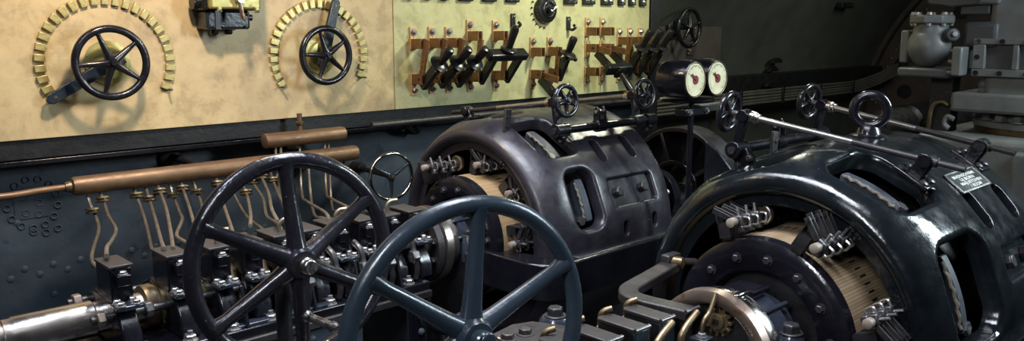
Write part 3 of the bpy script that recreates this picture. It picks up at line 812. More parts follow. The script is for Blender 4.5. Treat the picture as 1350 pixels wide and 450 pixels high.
# ------------------------------------------------------------------ propulsion motors
def rrect(cx, cy, hx, hy, r, n=7):
    r = min(r, hx * .999, hy * .999); out = []
    for (sx, sy, a0) in ((1, 1, 0), (-1, 1, 90), (-1, -1, 180), (1, -1, 270)):
        for i in range(n):
            a = math.radians(a0 + 90 * i / (n - 1))
            out.append((cx + sx * (hx - r) + r * math.cos(a), cy + sy * (hy - r) + r * math.sin(a)))
    return out
class Shell:
    """barrel round an axis along x, with lipped holes; th from the crown towards -y"""
    def __init__(s, yc, zc, prof):
        s.yc, s.zc, s.prof = yc, zc, prof
        s.S = [0]
        for a, b in zip(prof, prof[1:]):
            s.S.append(s.S[-1] + math.hypot(b[0] - a[0], b[1] - a[1]))
        s.L = s.S[-1]
    def at_s(s, q):
        q = min(max(q, 0), s.L)
        for i in range(len(s.S) - 1):
            if q <= s.S[i + 1] + 1e-9:
                t = (q - s.S[i]) / (s.S[i + 1] - s.S[i]); a, b = s.prof[i], s.prof[i + 1]
                return a[0] + (b[0] - a[0]) * t, a[1] + (b[1] - a[1]) * t, i
    def s_of(s, x):
        for i in range(len(s.S) - 1):
            a, b = s.prof[i], s.prof[i + 1]
            if a[0] <= x <= b[0] and b[0] > a[0]:
                return s.S[i] + (s.S[i + 1] - s.S[i]) * (x - a[0]) / (b[0] - a[0])
        return 0
    def pt(s, q, th, depth=0):
        x, r, i = s.at_s(q)
        x0, r0, _ = s.at_s(q - .006); x1, r1, _ = s.at_s(q + .006)
        tx, tr = x1 - x0, r1 - r0; l = math.hypot(tx, tr) or 1
        x += tr / l * depth; r -= tx / l * depth
        return V((x, s.yc - r * math.sin(th), s.zc + r * math.cos(th)))
    def make(s, th0, th1, holes, R, name, mat, parent):
        """holes: (x0,x1,deg0,deg1,corner,lip)"""
        us = [s.L * i / 34 for i in range(35)]
        nv = 60
        vs = [th0 + (th1 - th0) * i / nv for i in range(nv + 1)]
        loops = []
        for (x0, x1, d0, d1, cr, lip) in holes:
            a, b = s.s_of(x0), s.s_of(x1)
            c0, c1 = math.radians(d0) * R, math.radians(d1) * R
            loops.append(((a + b) / 2, (c0 + c1) / 2, (b - a) / 2, (c1 - c0) / 2, cr, lip))
        def inside(u, v, pad):
            for (cu, cv, hu, hv, cr, lip) in loops:
                e = lip + pad
                if abs(u - cu) < hu + e and abs(v - cv) < hv + e:
                    du = max(0, abs(u - cu) - (hu - cr)); dv = max(0, abs(v - cv) - (hv - cr))
                    if math.hypot(du, dv) < cr + e: return True
            return False
        pts = []; edges = []
        for u in us:
            for v in vs:
                if not inside(u, v * R, .006): pts.append((u, v * R))
        rings = []
        for (cu, cv, hu, hv, cr, lip) in loops:
            lp = rrect(cu, cv, hu + lip, hv + lip, cr + lip)
            base = len(pts); pts += lp
            edges += [(base + i, base + (i + 1) % len(lp)) for i in range(len(lp))]
        res = delaunay_2d_cdt([V(p) for p in pts], edges, [], 0, 1e-6)
        ov, of = res[0], res[2]
        mb = MB(); V3 = [s.pt(p.x, p.y / R) for p in ov]; fs = []
        for f in of:
            c = sum((ov[i] for i in f), V((0, 0))) / len(f)
            if not inside(c.x, c.y, -1e-4): fs.append(list(f))
        mb.add(V3, fs)
        for (cu, cv, hu, hv, cr, lip) in loops:
            rr = []
            for off, dep in ((lip, 0), (lip * .55, .08 * lip), (lip * .2, .35 * lip), (0, .9 * lip), (0, .9 * lip + .035)):
                lp = rrect(cu, cv, hu + off, hv + off, cr + off)
                rr.append([s.pt(u, v / R, dep) for u, v in lp])
            mb.ring_loft(rr, caps=False)
        # merge and build
        o = mb.build(name, mat, parent, ang=60)
        bm = bmesh.new(); bm.from_mesh(o.data)
        bmesh.ops.remove_doubles(bm, verts=bm.verts, dist=2e-4)
        bmesh.ops.recalc_face_normals(bm, faces=bm.faces)
        bm.to_mesh(o.data); bm.free()
        o.data.polygons.foreach_set('use_smooth', [True] * len(o.data.polygons))
        return o
def on(yc, zc, x, r, deg):
    a = math.radians(deg)
    return V((x, yc - r * math.sin(a), zc + r * math.cos(a)))
def radial(deg):
    a = math.radians(deg)
    return V((0, -math.sin(a), math.cos(a)))
def tang(deg):
    a = math.radians(deg)
    return V((0, -math.cos(a), -math.sin(a)))
def patch(mb, yc, zc, x0, x1, r, d0, d1, th, n=10):
    """curved plate of thickness th"""
    rings = []
    for i in range(n + 1):
        d = d0 + (d1 - d0) * i / n
        rings.append([on(yc, zc, x0, r, d), on(yc, zc, x1, r, d), on(yc, zc, x1, r + th, d), on(yc, zc, x0, r + th, d)])
    return mb.ring_loft(rings)

def brush_arm(par, yc, zc, deg, r, x0, x1, rc, n=3, flip=1):
    e, t = radial(deg), tang(deg) * flip
    a, b = on(yc, zc, x0, r, deg), on(yc, zc, x1, r, deg)
    rod = MB().cyl(a, b, .009, n=12).build('brush_arm', 'gun', par)
    MB().lathe(a, X_, [(-.018, .009), (-.016, .0125), (.004, .0125), (.006, .009)], 16).build('end_knob', 'knob', rod)
    MB().lathe(b, -X_, [(-.006, .030), (0, .032), (.006, .030), (.008, .020), (.012, .020)], 24).build('mounting_disc', 'bronze', rod)
    MB().torus(b + V((-.008, 0, 0)), X_, .027, .004, 24, 8).build('disc_ring', 'nut', rod)
    rot = Matrix((X_, t, e)).transposed()
    L = x1 - x0
    for k in range(n):
        x = x0 + L * (.20 + .28 * k)
        p = on(yc, zc, x, r, deg)
        h = MB()
        h.box(p, (.024, .030, .026), rot)
        h.box(p + t * .002 - e * .022, (.020, .022, .022), rot)
        h.build('holder_clamp', 'gun', rod, bevel=.004)
        MB().cyl(p + e * .012, p + e * .036, .0042, n=8).build('clamp_screw', 'nut', rod)
        hgt = (r - rc)
        q = p - t * .045 - e * (hgt * .5)
        bx_ = MB()
        for dx in (-.011, .011):
            bx_.box(q + X_ * dx, (.003, .034, hgt * .9), rot)
        bx_.box(q + t * .016, (.022, .003, hgt * .85), rot); bx_.box(q - t * .016, (.022, .003, hgt * .85), rot)
        bx_.build('brush_box', 'matt', rod)
        MB().box(q - e * .004, (.017, .027, hgt * 1.0), rot).build('carbon_brush', 'matt', rod)
        fd = (-t * .8 + e * .45).normalized(); fr = Matrix((X_, e.cross(fd).cross(fd) * 0 + fd.cross(X_), fd)).transposed()
        for dx, LL in ((-.010, .062), (.008, .070)):
            MB().box(p + e * .004 - t * .016 + X_ * dx + fd * LL * .5, (.0045, .016, LL), fr).build('pressure_finger', 'darknut', rod, bevel=.001)
        MB().box(p - t * .060 + e * .016, (.030, .004, .040), rot).build('finger_plate', 'matt', rod)
        MB().tube(smooth_path([p + e * .008 + t * .012, p + e * .004 + t * .03, p - e * .016 + t * .026, p - e * .018 + t * .008], 4), .0035, 6).build('spring', 'nut', rod)
    return rod

def motor(yc, zc, s, P):
    """s = +1: aisle on the -y side (far motor); angles in P are measured towards -y"""
    R = P['R']; mat = P['mat']
    t = thing('propulsion_motor', P['label'], 'motor', (2.4, yc, 0))
    xf = P['xf']; xb = P['xb']
    prof = [(xf + .05, .352), (xf + .012, .358), (xf, .372), (xf + .002, R - .068), (xf + .012, R - .055), (xf + .045, R - .036), (xf + .09, R - .016), (xf + .15, R - .004), (xf + .21, R), (xb - .05, R), (xb - .02, R - .008), (xb, R - .03), (xb + .004, R - .10)]
    sh = Shell(yc, zc, prof)
    yoke = sh.make(math.radians(-92), math.radians(92), P['holes'], R, 'yoke', mat, t)
    # lower half
    prof2 = [(xf + .05, .352), (xf, .372), (xf + .012, R - .055), (xf + .09, R - .016), (xf + .21, R), (xb - .05, R), (xb, R - .03), (xb + .004, R - .10)]
    rings = []
    for i in range(25):
        d = 92 + 176 * i / 24
        rings.append([on(yc, zc, x, r, d) for x, r in prof2])
    n = len(prof2); mb = MB()
    vs = [p for r in rings for p in r]
    mb.add(vs, [(i * n + k, i * n + k + 1, (i + 1) * n + k + 1, (i + 1) * n + k) for i in range(24) for k in range(n - 1)])
    mb.build('lower_yoke', mat, t)
    # split flanges
    for sg in (-1, 1):
        MB().span((xf + .10, yc + sg * (R - .03), zc - .035), (xb - .01, yc + sg * (R + .022), zc - .012)).build('split_flange', mat, t, bevel=.005)
    MB().span((xf + .15, yc - .33, 0), (xb - .05, yc + .33, zc - .30)).build('foundation', 'matt', t)
    # inside: pole ring, back cover, armature
    MB().lathe((xf + .05, yc, zc), X_, [(0, .330), (0, R - .105), (xb - xf - .10, R - .105), (xb - xf - .10, .330)], 48, caps=False).build('pole_ring', 'matt', t)
    MB().lathe((xb - .03, yc, zc), X_, [(0, .02), (0, R - .04), (.01, R - .04), (.012, .12), (.09, .11), (.12, .06)], 40).build('back_cover', 'black', t)
    # field coils seen through the windows
    for (x0, x1, d0, d1, cr, lip) in P['windows']:
        o = patch(MB(), yc, zc, x0 + .085, x0 + .125, R - .115, d0 + 3, d1 - 3, .070, 12).build('field_coil', 'coil', t, bevel=.006)
        pts = [on(yc, zc, x0 + .080, R - .048 + .003 * math.sin(k * 2.3), d0 + 5 + (d1 - d0 - 10) * k / 14) for k in range(15)]
        MB().tube(pts, [.0042 + .0005 * (k % 2) for k in range(15)], 7).build('lashing', 'rope', o)
        MB().hexnut(on(yc, zc, (x0 + x1) / 2 - .01, R - .085, d1 - 4), radial(d1 - 4), .020, .045).build('coil_bolt', 'darknut', t)
    # pocket with pole bolts
    for (x0, x1, d0, d1) in P['pockets']:
        o = patch(MB(), yc, zc, x0 - .015, x1 + .015, R - .045, d0 - 2, d1 + 2, .022, 8).build('pocket_floor', mat, t)
        for fx in (.20, .78):
            p = on(yc, zc, x0 + (x1 - x0) * fx, R - .024, (d0 + d1) / 2)
            MB().hexnut(p, radial((d0 + d1) / 2), .021, .026, washer=False).build('pole_bolt', 'darknut', o, bevel=.002)
    # front ring studs inside the mouth
    for d in P['ringbolts']:
        for k in range(4):
            p = on(yc, zc, xf + .03, .337 + .014 * (k % 2), d + 2.6 * (k // 2))
            MB().lathe(p, -X_, [(0, .007), (.005, .006), (.008, .003)], 10).build('front_rivet', 'darknut', t)
    MB().lathe((xf + .03, yc, zc), X_, [(0, .325), (.001, .358), (.004, .360)], 64, caps=False).build('mouth_ring', mat, t)
    # commutator and armature
    cx0, cx1, cr = P['comm']
    o = MB().lathe((cx0, yc, zc), X_, [(0, cr - .03), (.001, cr), (cx1 - cx0, cr), (cx1 - cx0 + .001, cr - .03)], 96, caps=False).build('commutator', P['commmat'], t, origin=((cx0 + cx1) / 2, yc, zc))
    ns = 72; mb = MB()
    for k in range(ns):
        a = 360 * k / ns
        rot = Matrix((X_, tang(a), radial(a))).transposed()
        mb.box(on(yc, zc, cx0 + (cx1 - cx0) * .62, cr, a), (.030, .0045, .0016), rot)
    mb.build('wedge_slots', 'matt', o)['kind'] = 'stuff'
    MB().lathe((cx1, yc, zc), X_, [(0, cr - .05), (.001, cr + .004), (.012, cr + .008), (.016, cr - .01), (.020, cr - .01), (.024, cr + .014), (.05, cr + .03), (.12, cr + .05), (.14, cr - .02)], 64).build('armature', 'matt', t)
    mb = MB()
    for k in range(60):
        a = 6 * k; rot = Matrix((X_, tang(a), radial(a))).transposed()
        mb.box(on(yc, zc, cx1 + .034, cr + .018, a), (.022, .011, .012), rot)
    mb.build('winding_ends', 'darknut', t)['kind'] = 'stuff'
    er = MB().lathe((cx0 - .036, yc, zc), X_, [(.03, cr * .62), (.006, cr * .66), (.002, cr * .70), (0, cr - .040), (.001, cr - .012), (.008, cr - .002), (.034, cr + .002), (.036, cr - .02)], 72, caps=False).build('end_ring', 'black', t)
    for k in range(14):
        p = on(yc, zc, cx0 - .035, cr * .80, 360 * k / 14 + 6)
        MB().hexnut(p, -X_, .0105, .012).build('ring_bolt', 'darknut', er)
    MB().lathe((cx0 - .02, yc, zc), X_, [(.02, .10), (.02, cr * .64), (.03, cr * .64), (.031, .10)], 48).build('spider', 'matt', t)
    MB().cyl((cx0 - .26, yc, zc), (cx0 + .1, yc, zc), .046, n=24).build('motor_shaft', 'steel', t)
    for (d, r, x0, x1, fl) in P['brushes']:
        brush_arm(t, yc, zc, d, r, x0, x1, cr, flip=fl)
    return t, sh

# far motor
W1 = [(2.165, 2.305, 52.5, 81.5, .045, .016), (2.13, 2.30, 14.5, 44.5, .045, .016), (2.13, 2.30, -24, 6, .045, .016)]
S1 = [(2.383, 2.428, 38.2, 51.8, .0220, .003), (2.560, 2.605, 38.0, 51.5, .0220, .003), (2.41, 2.438, 81.5, 88.5, .0135, .005), (2.585, 2.613, 80.5, 87.5, .0135, .005), (2.70, 2.722, 48, 55, .010, .004)]
K1 = [(2.372, 2.630, 60.5, 74.0)]
m1, shell1 = motor(Y1, Z1, 1, dict(R=.46, mat='motor1', label='far propulsion motor with windowed black barrel casing, beside the switchboard', xf=2.03, xb=2.735,
    holes=W1 + S1 + [(a, b, c, d, .012, .012) for a, b, c, d in K1], windows=W1, pockets=K1, ringbolts=(28,), comm=(2.0, 2.185, .232), commmat='comm1',
    brushes=[(-24, .285, 1.92, 2.08, 1), (12, .285, 2.03, 2.17, 1), (48, .282, 2.05, 2.18, 1), (86, .282, 2.0, 2.14, 1)]))
# near motor
Y2, Z2 = 1.08, .90
W2 = [(2.085, 2.345, 53.5, 87.0, .06, .020), (2.065, 2.30, 9.5, 40.0, .06, .020), (2.05, 2.28, -37, -4, .06, .020)]
S2 = [(2.408, 2.470, 40.0, 55.5, .030, .0025), (2.620, 2.682, 42.0, 56.0, .030, .0025)]
K2 = [(2.43, 2.69, 62.5, 73.5)]
m2_, shell2 = motor(Y2, Z2, -1, dict(R=.468, mat='motor2', label='near propulsion motor with glossy blue black casing, lifting eye and nameplate', xf=2.0, xb=2.80,
    holes=W2 + S2 + [(a, b, c, d, .012, .012) for a, b, c, d in K2], windows=W2, pockets=K2, ringbolts=(33, -30), comm=(1.955, 2.18, .254), commmat='comm2',
    brushes=[(-14, .300, 1.90, 2.05, 1), (31, .312, 1.90, 2.06, 1), (70, .315, 1.915, 2.06, -1)]))

# lifting eye
ey = thing('lifting_eye', 'heavy black lifting eye bolt on the crown of the near motor', 'eye bolt', (2.545, 1.09, 1.366))
MB().lathe((2.545, 1.09, 1.362), Z_, [(0, .052), (.010, .052), (.014, .036), (.034, .030), (.042, .022)], 28).build('collar', 'blackwheel', ey)
MB().torus((2.545, 1.09, 1.448), V((-1, -.42, 0)), .047, .0148, 40, 14).build('ring', 'blackwheel', ey)
# nameplate
npl = patch(MB(), Y2, Z2, 2.418, 2.638, .4695, 33.2, 41.8, .003, 6).build('nameplate', 'plate', m2_, bevel=.001)
rim = MB()
patch(rim, Y2, Z2, 2.418, 2.638, .4700, 41.2, 41.8, .0042, 2); patch(rim, Y2, Z2, 2.418, 2.422, .4700, 33.2, 41.8, .0042, 6)
patch(rim, Y2, Z2, 2.634, 2.638, .4700, 33.2, 41.8, .0042, 6); patch(rim, Y2, Z2, 2.418, 2.638, .4700, 33.2, 33.7, .0042, 2)
rim.build('plate_rim', 'nut', npl)
# four lines of worn pale lettering on the plate
for ln, (txt, x0, deg, wid) in enumerate((('BRADNGCHVEMR', 2.445, 35.9, .165), ('UJ BORN', 2.475, 37.5, .105), ('MAJUSTOVEN', 2.455, 39.1, .155), ('1 BOOM', 2.50, 40.7, .085))):
    cu = bpy.data.curves.new('lettering', 'FONT'); cu.body = txt; cu.size = .0135; cu.offset = .0003
    tmp = bpy.data.objects.new('lettering', cu); COL.objects.link(tmp)
    me = bpy.data.meshes.new_from_object(tmp.evaluated_get(bpy.context.evaluated_depsgraph_get()))
    bpy.data.objects.remove(tmp)
    w0 = max(v.co.x for v in me.vertices)
    mb = MB()
    mb.add([on(Y2, Z2, x0 + v.co.x * wid / w0, .4733, deg - math.degrees(v.co.y / .47)) for v in me.vertices], [list(p.vertices) for p in me.polygons])
    mb.build('lettering', 'white_letter', npl)
    bpy.data.meshes.remove(me)

# ------------------------------------------------------------------ brush rocker gear: cross bar, pedestals, handwheels and spindles
def rocker(yc, zc, sy, ybar, zbar, xs, xbar, ywheel, zwheel, yend, zend, xend, labels, barlabel, wr, R):
    """sy: direction from crown to the wheel side (+1 = +y)"""
    b = thing('rocker_bar', barlabel, 'bar', (sum(xbar) / 2, ybar, zbar))
    MB().cyl((xbar[0], ybar, zbar), (xbar[1], ybar, zbar), .016, n=16).build('bar', 'black', b)
    for x in (xbar[0] + .03, xbar[1] - .03):
        MB().lathe((x - .03, ybar, zbar), X_, [(0, .022), (.005, .026), (.055, .026), (.06, .022)], 18).build('bearing_sleeve', 'black', b)
        rd = V((0, ybar - yc, zbar - zc)).normalized()
        foot = V((x, yc, zc)) + rd * (R - .006)
        top = V((x, ybar, zbar)) - rd * .01
        rot = Matrix((X_, rd.cross(X_), rd)).transposed()
        MB().box((foot + top) / 2, (.028, .060, (top - foot).length), rot).build('bar_foot', 'black', b, bevel=.004)
        for s_ in (-1, 1):
            q = foot + rd.cross(X_) * s_ * .024 + rd * .012
            MB().hexnut(q + V((-.014, 0, 0)), -X_, .009, .008).build('foot_bolt', 'darknut', b)
    xm = (xs[0] + xs[1]) / 2
    cl = MB()
    for dx in (-.018, .018):
        cl.prism([(-.018, -.01), (.018, -.01), (.014, .062), (0, .076), (-.014, .062)], (xm + dx - .004, ybar, zbar), Y_, Z_, .008)
    cl.cyl((xm - .026, ybar, zbar), (xm + .026, ybar, zbar), .024, n=16)
    cv = cl.build('clevis', 'black', b, bevel=.002)
    MB().cyl((xm - .026, ybar, zbar + .055), (xm + .026, ybar, zbar + .055), .007, n=10).build('clevis_pin', 'nut', cv)
    for k, x in enumerate(xs):
        t = thing('rocker_handwheel', labels[k], 'handwheel', (x, ywheel, zwheel))
        pw = V((x, ywheel, zwheel)); pe = V((xend[k], yend, zend)); d = (pw - pe).normalized()
        pj = pw - d * .055
        # pedestal arm from the bar to the spindle
        q0 = V((x + .0, ybar, zbar)); q1 = pj
        up = (q1 - q0).normalized(); rot = Matrix((X_, up.cross(X_), up)).transposed()
        MB().box((q0 + q1) / 2, (.034, .020, (q1 - q0).length), rot).build('arm', 'black', t, bevel=.004)
        MB().cyl(q0 - X_ * .024, q0 + X_ * .024, .027, n=18).build('arm_eye', 'black', t, bevel=.003)
        MB().cyl(q0 - X_ * .030, q0 - X_ * .024, .012, n=12).build('eye_pin', 'darknut', t)
        MB().cyl(q1 - X_ * .020, q1 + X_ * .020, .019, n=14).build('trunnion', 'black', t, bevel=.002)
        wheel_into(t, pw, d, wr, .0095, 5, 50, .016, .026, 'blackwheel', sr=(.55, .8), rimname='rim')
        MB().lathe(pj, -d, [(.020, .012), (.022, .019), (.036, .019), (.038, .015), (.048, .015), (.050, .011)], 14).build('lock_nut', 'steel', t)
        full = (pe - pj).length
        MB().cyl(pj + d * .05, pj - d * full * .55, .0088, n=14).build('spindle', 'rod', t)
        MB().cyl(pj - d * full * .55, pj - d * (full + .02), .0088, n=14).build('threaded_end', 'trough', t)
        # bracket on the far side of the crown
        pn = pe + d * .075
        rd = V((0, pn.y - yc, pn.z - zc)).normalized()
        foot = V((pn.x, yc, zc)) + rd * (R - .004); L = (pn - foot).length
        rot = Matrix((X_, rd.cross(X_), rd)).transposed()
        MB().box(foot + rd * L * .5, (.026, .045, L), rot).build('bracket_arm', 'black', t, bevel=.006)
        pl = MB().box(foot + rd * .004, (.075, .105, .012), rot).build('bracket_foot', 'black', t, bevel=.003)
        for sx in (-1, 1):
            for s_ in (-1, 1):
                MB().lathe(foot + rd * .010 + X_ * sx * .024 + rd.cross(X_) * s_ * .034, rd, [(0, .012), (.005, .011), (.008, .005)], 12).build('foot_bolt', 'darknut', pl)
        MB().cyl(pn - X_ * .022, pn + X_ * .022, .020, n=16).build('nut_block', 'black', t, bevel=.003)
        MB().lathe(pn, -d, [(.010, .010), (.012, .014), (.028, .014), (.030, .010)], 12).build('end_nut', 'trough', t)
rocker(Y1, Z1, -1, 2.095, 1.322, (2.228, 2.690), (2.215, 2.80), 2.06, 1.434, 2.70, 1.345, (2.24, 2.70),
       ('small black handwheel on the far motor, left of the pair before the switchboard', 'small black handwheel on the far motor, right of the pair before the switchboard'), 'black cross bar carrying the far motor handwheels', .064, .46)
rocker(Y2, Z2, 1, 1.375, 1.325, (2.262, 2.775), (2.25, 2.84), 1.405, 1.440, .745, 1.342, (2.285, 2.69),
       ('small black handwheel with long bright spindle on the near motor, left of its pair', 'small black handwheel with long spindle behind the lifting eye of the near motor'), 'black cross bar carrying the near motor handwheels', .066, .468)
# flat iron straps standing at the window edges
for (yc, x, yy, z0, z1, lab) in ((Y1, 2.10, 2.24, 1.27, 1.40, 'flat upright iron strap over the far motor top window'), (Y2, 2.32, 1.28, 1.30, 1.385, 'drilled flat iron strap standing beside the near motor cross bar')):
    t = thing('iron_strap', lab, 'strap', (x, yy, z0))
    MB().box((x, yy, (z0 + z1) / 2), (.030, .012, z1 - z0), Matrix.Rotation(.12, 3, 'Y')).build('strap', 'trough', t, bevel=.002)
    for k in range(2):
        MB().hexnut((x, yy - .006, z1 - .03 - .035 * k), -Y_, .006, .005).build('strap_bolt', 'darknut', t)

# ------------------------------------------------------------------ platform frame round the far motor
mb = MB()
def corner(cx, cy, r, a0, a1, n=8):
    return [(cx + r * math.cos(math.radians(a0 + (a1 - a0) * i / n)), cy + r * math.sin(math.radians(a0 + (a1 - a0) * i / n))) for i in range(n + 1)]
outer = corner(2.07, 2.00, .12, 180, 270) + [(2.96, 1.88), (2.96, 1.99)] + [(2.14, 1.99)] + corner(2.14, 2.09, .10, 270, 180)[1:] + [(2.04, 2.30), (1.95, 2.30)]
mb.prism(outer, (0, 0, .765), X_, Y_, .130)
pf = mb.build('motor_platform', 'black', bevel=.006)
tag(pf, 'heavy black platform rim with rounded corner along the far motor', 'platform')
tb = thing('terminal_shelf', 'black frame shelf at the right end of the far motor, under the gauge post', 'shelf', (3.05, 2.1, .8))
MB().span((2.86, 1.93, .885), (3.28, 1.97, .915)).build('shelf_bar', 'motor1', tb, bevel=.004)
MB().span((2.86, 2.20, .885), (3.28, 2.25, .915)).build('shelf_bar', 'motor1', tb, bevel=.004)
MB().span((3.23, 1.97, .885), (3.28, 2.20, .915)).build('shelf_bar', 'motor1', tb, bevel=.004)
MB().span((2.86, 1.93, .0), (3.28, 2.25, .86)).build('plinth', 'matt', tb)
# carbon blocks at the foot of the far commutator
for k in range(3):
    o = MB().box((2.13 + .07 * k, 2.03 - .0 * k, .905), (.045, .05, .022)).build('rubber_block', 'matt', bevel=.004)
    tag(o, 'small black block on the platform rim, %s from the commutator' % ['first', 'second', 'third'][k], 'block', 'blocks on the platform rim')
# bearing of the far motor between coupling and commutator
def pedestal_bearing(x0, x1, yc, zc, label, s=1.0):
    t = thing('pedestal_bearing', label, 'bearing', (x0, yc, 0))
    L = x1 - x0
    MB().lathe((x0, yc, zc), X_, [(0, .06 * s), (.002, .100 * s), (.012, .112 * s), (L * .28, .118 * s), (L * .32, .128 * s), (L * .62, .130 * s), (L * .68, .118 * s), (L - .01, .105 * s), (L, .06 * s)], 48).build('cap', 'hub_blue', t)
    MB().span((x0 + L * .25, yc - .17 * s, 0), (x0 + L * .75, yc + .17 * s, zc - .02)).build('pedestal', 'matt', t, bevel=.01)
    MB().box((x0 + L * .48, yc + .005, zc + .130 * s), (L * .55, .075 * s, .016), Matrix.Rotation(0, 3, 'Y')).build('inspection_lid', 'black', t, bevel=.004)
    MB().cyl((x0 + L * .3, yc - .045 * s, zc + .136 * s), (x0 + L * .7, yc - .045 * s, zc + .136 * s), .007, n=8).build('lid_hinge', 'black', t)
    for sg in (-1, 1):
        lug = MB().lathe((x0 + L * .5, yc + sg * .135 * s, zc - .06), Z_, [(0, .036 * s), (.10 * s, .033 * s), (.11 * s, .026 * s)], 20).build('bolt_lug', 'hub_blue', t)
        MB().hexnut((x0 + L * .5, yc + sg * .135 * s, zc - .06 + .11 * s), Z_, .022 * s, .026 * s).build('cap_bolt', 'darknut', lug, bevel=.002)
    for a in (40, 75):
        rot = Matrix((X_, tang(a), radial(a))).transposed()
        MB().box(on(yc, zc, x0 + L * .5, .128 * s, a), (L * .7, .014, .014), rot).build('rib', 'hub_blue', t, bevel=.005)
    return t
pedestal_bearing(1.875, 1.99, Y1, Z1, 'blue black bearing cap between coupling and far commutator', .86)
pedestal_bearing(1.745, 1.945, Y2, Z2 + .005, 'blue black bearing cap with hex bolts in front of the near commutator', 1.0)

# ------------------------------------------------------------------ turning gear ring on the near shaft
tr = thing('turning_ring', 'rusty bright steel ring with small pinion inside on the near shaft', 'ring', (1.69, Y2, Z2))
YR, ZR = 1.062, .918
MB().lathe((1.665, YR, ZR), X_, [(.03, .115), (.002, .126), (0, .129), (0, .150), (.003, .156), (.030, .158), (.034, .150)], 72, caps=False).build('ring', 'ringrust', tr)
MB().lathe((1.700, YR, ZR), X_, [(0, .02), (0, .152), (.004, .154), (.045, .150), (.048, .08)], 72).build('drum', 'chrome', tr)
MB().lathe((1.690, YR, ZR), X_, [(0, .02), (0, .127), (.012, .127)], 48).build('recess', 'matt', tr)
def gear(c, r, n, d, th, mat, name, par):
    poly = []
    for k in range(n):
        for q, rr_ in ((-.30, .74), (-.20, 1), (.20, 1), (.30, .74)):
            a = 2 * PI * (k + q) / n
            poly.append((r * rr_ * math.cos(a), r * rr_ * math.sin(a)))
    mb = MB()
    mb.prism(poly, c, Y_, Z_, th)
    return mb.build(name, mat, par, bevel=.001)
g = gear((1.672, 1.045, 1.004), .038, 12, X_, .014, 'bronze', 'pinion', tr)
MB().lathe((1.672, 1.045, 1.004), -X_, [(0, .020), (.006, .020), (.008, .015)], 18).build('pinion_boss', 'bronze', g)
MB().box((1.6635, 1.045, 1.004), (.004, .014, .014), Matrix.Rotation(.15, 3, 'X')).build('square_hole', 'matt', g)
MB().box((1.715, YR - .045, ZR + .148), (.052, .030, .010), Matrix.Rotation(-.3, 3, 'X')).build('drum_key', 'chrome', tr, bevel=.002)
MB().lathe((1.60, YR + .03, ZR - .03), X_, [(0, .01), (.003, .045), (.03, .05), (.09, .05)], 28).build('shaft_end', 'steel', tr)

# oil boxes of the near thrust bearing
ys0, ys1 = 1.103, 1.212
for k, x in enumerate((1.545, 1.45, 1.352, 1.255)):
    t = thing('oil_box', 'dark oil box with lid and bright end, %s in front of the turning ring' % ['first', 'second', 'third', 'fourth'][k], 'oil box', (x, 1.16, .80), 'oil boxes on the near thrust bearing')
    MB().span((x - .022, ys0, .86), (x + .022, ys1, 1.018)).build('box', 'matt', t, bevel=.003)
    MB().prism([(-.026, -.004), (.026, -.004), (.026, .10), (.018, .112), (-.012, .116), (-.026, .108)], (x, ys0, 1.019), X_, Y_, .011).build('lid', 'trough', t, bevel=.003)
    MB().span((x - .025, ys0 - .008, .90), (x + .025, ys0 - .0005, 1.024)).build('end_plate', 'bluewheel', t, bevel=.002)
    MB().cyl((x - .026, ys0 - .004, 1.027), (x + .026, ys0 - .004, 1.027), .0055, n=10).build('hinge', 'gun', t)
    MB().tube(smooth_path([(x + .002, ys1 + .010, .985), (x + .002, ys1 + .012, 1.020), (x + .006, ys1 + .006, 1.036), (x + .022, ys1 - .006, 1.043)], 5), [.0075] * 16, 10).build('bent_pipe', 'bronze', t)
    MB().lathe((x + .002, ys1 + .010, .978), Z_, [(0, .010), (.02, .011), (.026, .008)], 10).build('pipe_union', 'knob', t)
    MB().span((x - .02, 1.10, .60), (x + .02, 1.2, .85)).build('stem', 'matt', t)
# bent oil cups rising in front of the boxes
for k, (x, y) in enumerate(((1.548, 1.062), (1.448, 1.062))):
    t = thing('oil_cup_pipe', 'bent brass oil pipe on hex union in front of the %s oil box' % ['first', 'second'][k], 'pipe', (x, y, .9))
    MB().tube(smooth_path([(x, y, .93), (x, y, .985), (x + .006, y, 1.000), (x + .030, y + .002, 1.016), (x + .070, y + .004, 1.034)], 6), .0080, 12).build('pipe', 'bronze', t)
    MB().lathe((x, y, .952), Z_, [(0, .014), (.003, .016), (.022, .016), (.025, .013)], 6).build('union_nut', 'brassblock', t, bevel=.001)
    MB().span((x - .018, y - .016, .80), (x + .018, y + .016, .951)).build('union_base', 'hub_blue', t, bevel=.002)
t = thing('thin_oil_pipe', 'thin bright oil pipe bending up beside the turning ring', 'pipe', (1.60, 1.06, .95))
MB().tube(smooth_path([(1.600, 1.040, .985), (1.602, 1.040, 1.012), (1.610, 1.040, 1.026), (1.628, 1.040, 1.038), (1.640, 1.040, 1.056), (1.652, 1.040, 1.080)], 6), .0055, 10).build('pipe', 'bronze', t)
MB().span((1.578, 1.02, .86), (1.620, 1.060, .985)).build('pipe_base', 'hub_blue', t, bevel=.002)
MB().hexnut((1.600, 1.040, .985), Z_, .010, .010).build('nut', 'nut', t)
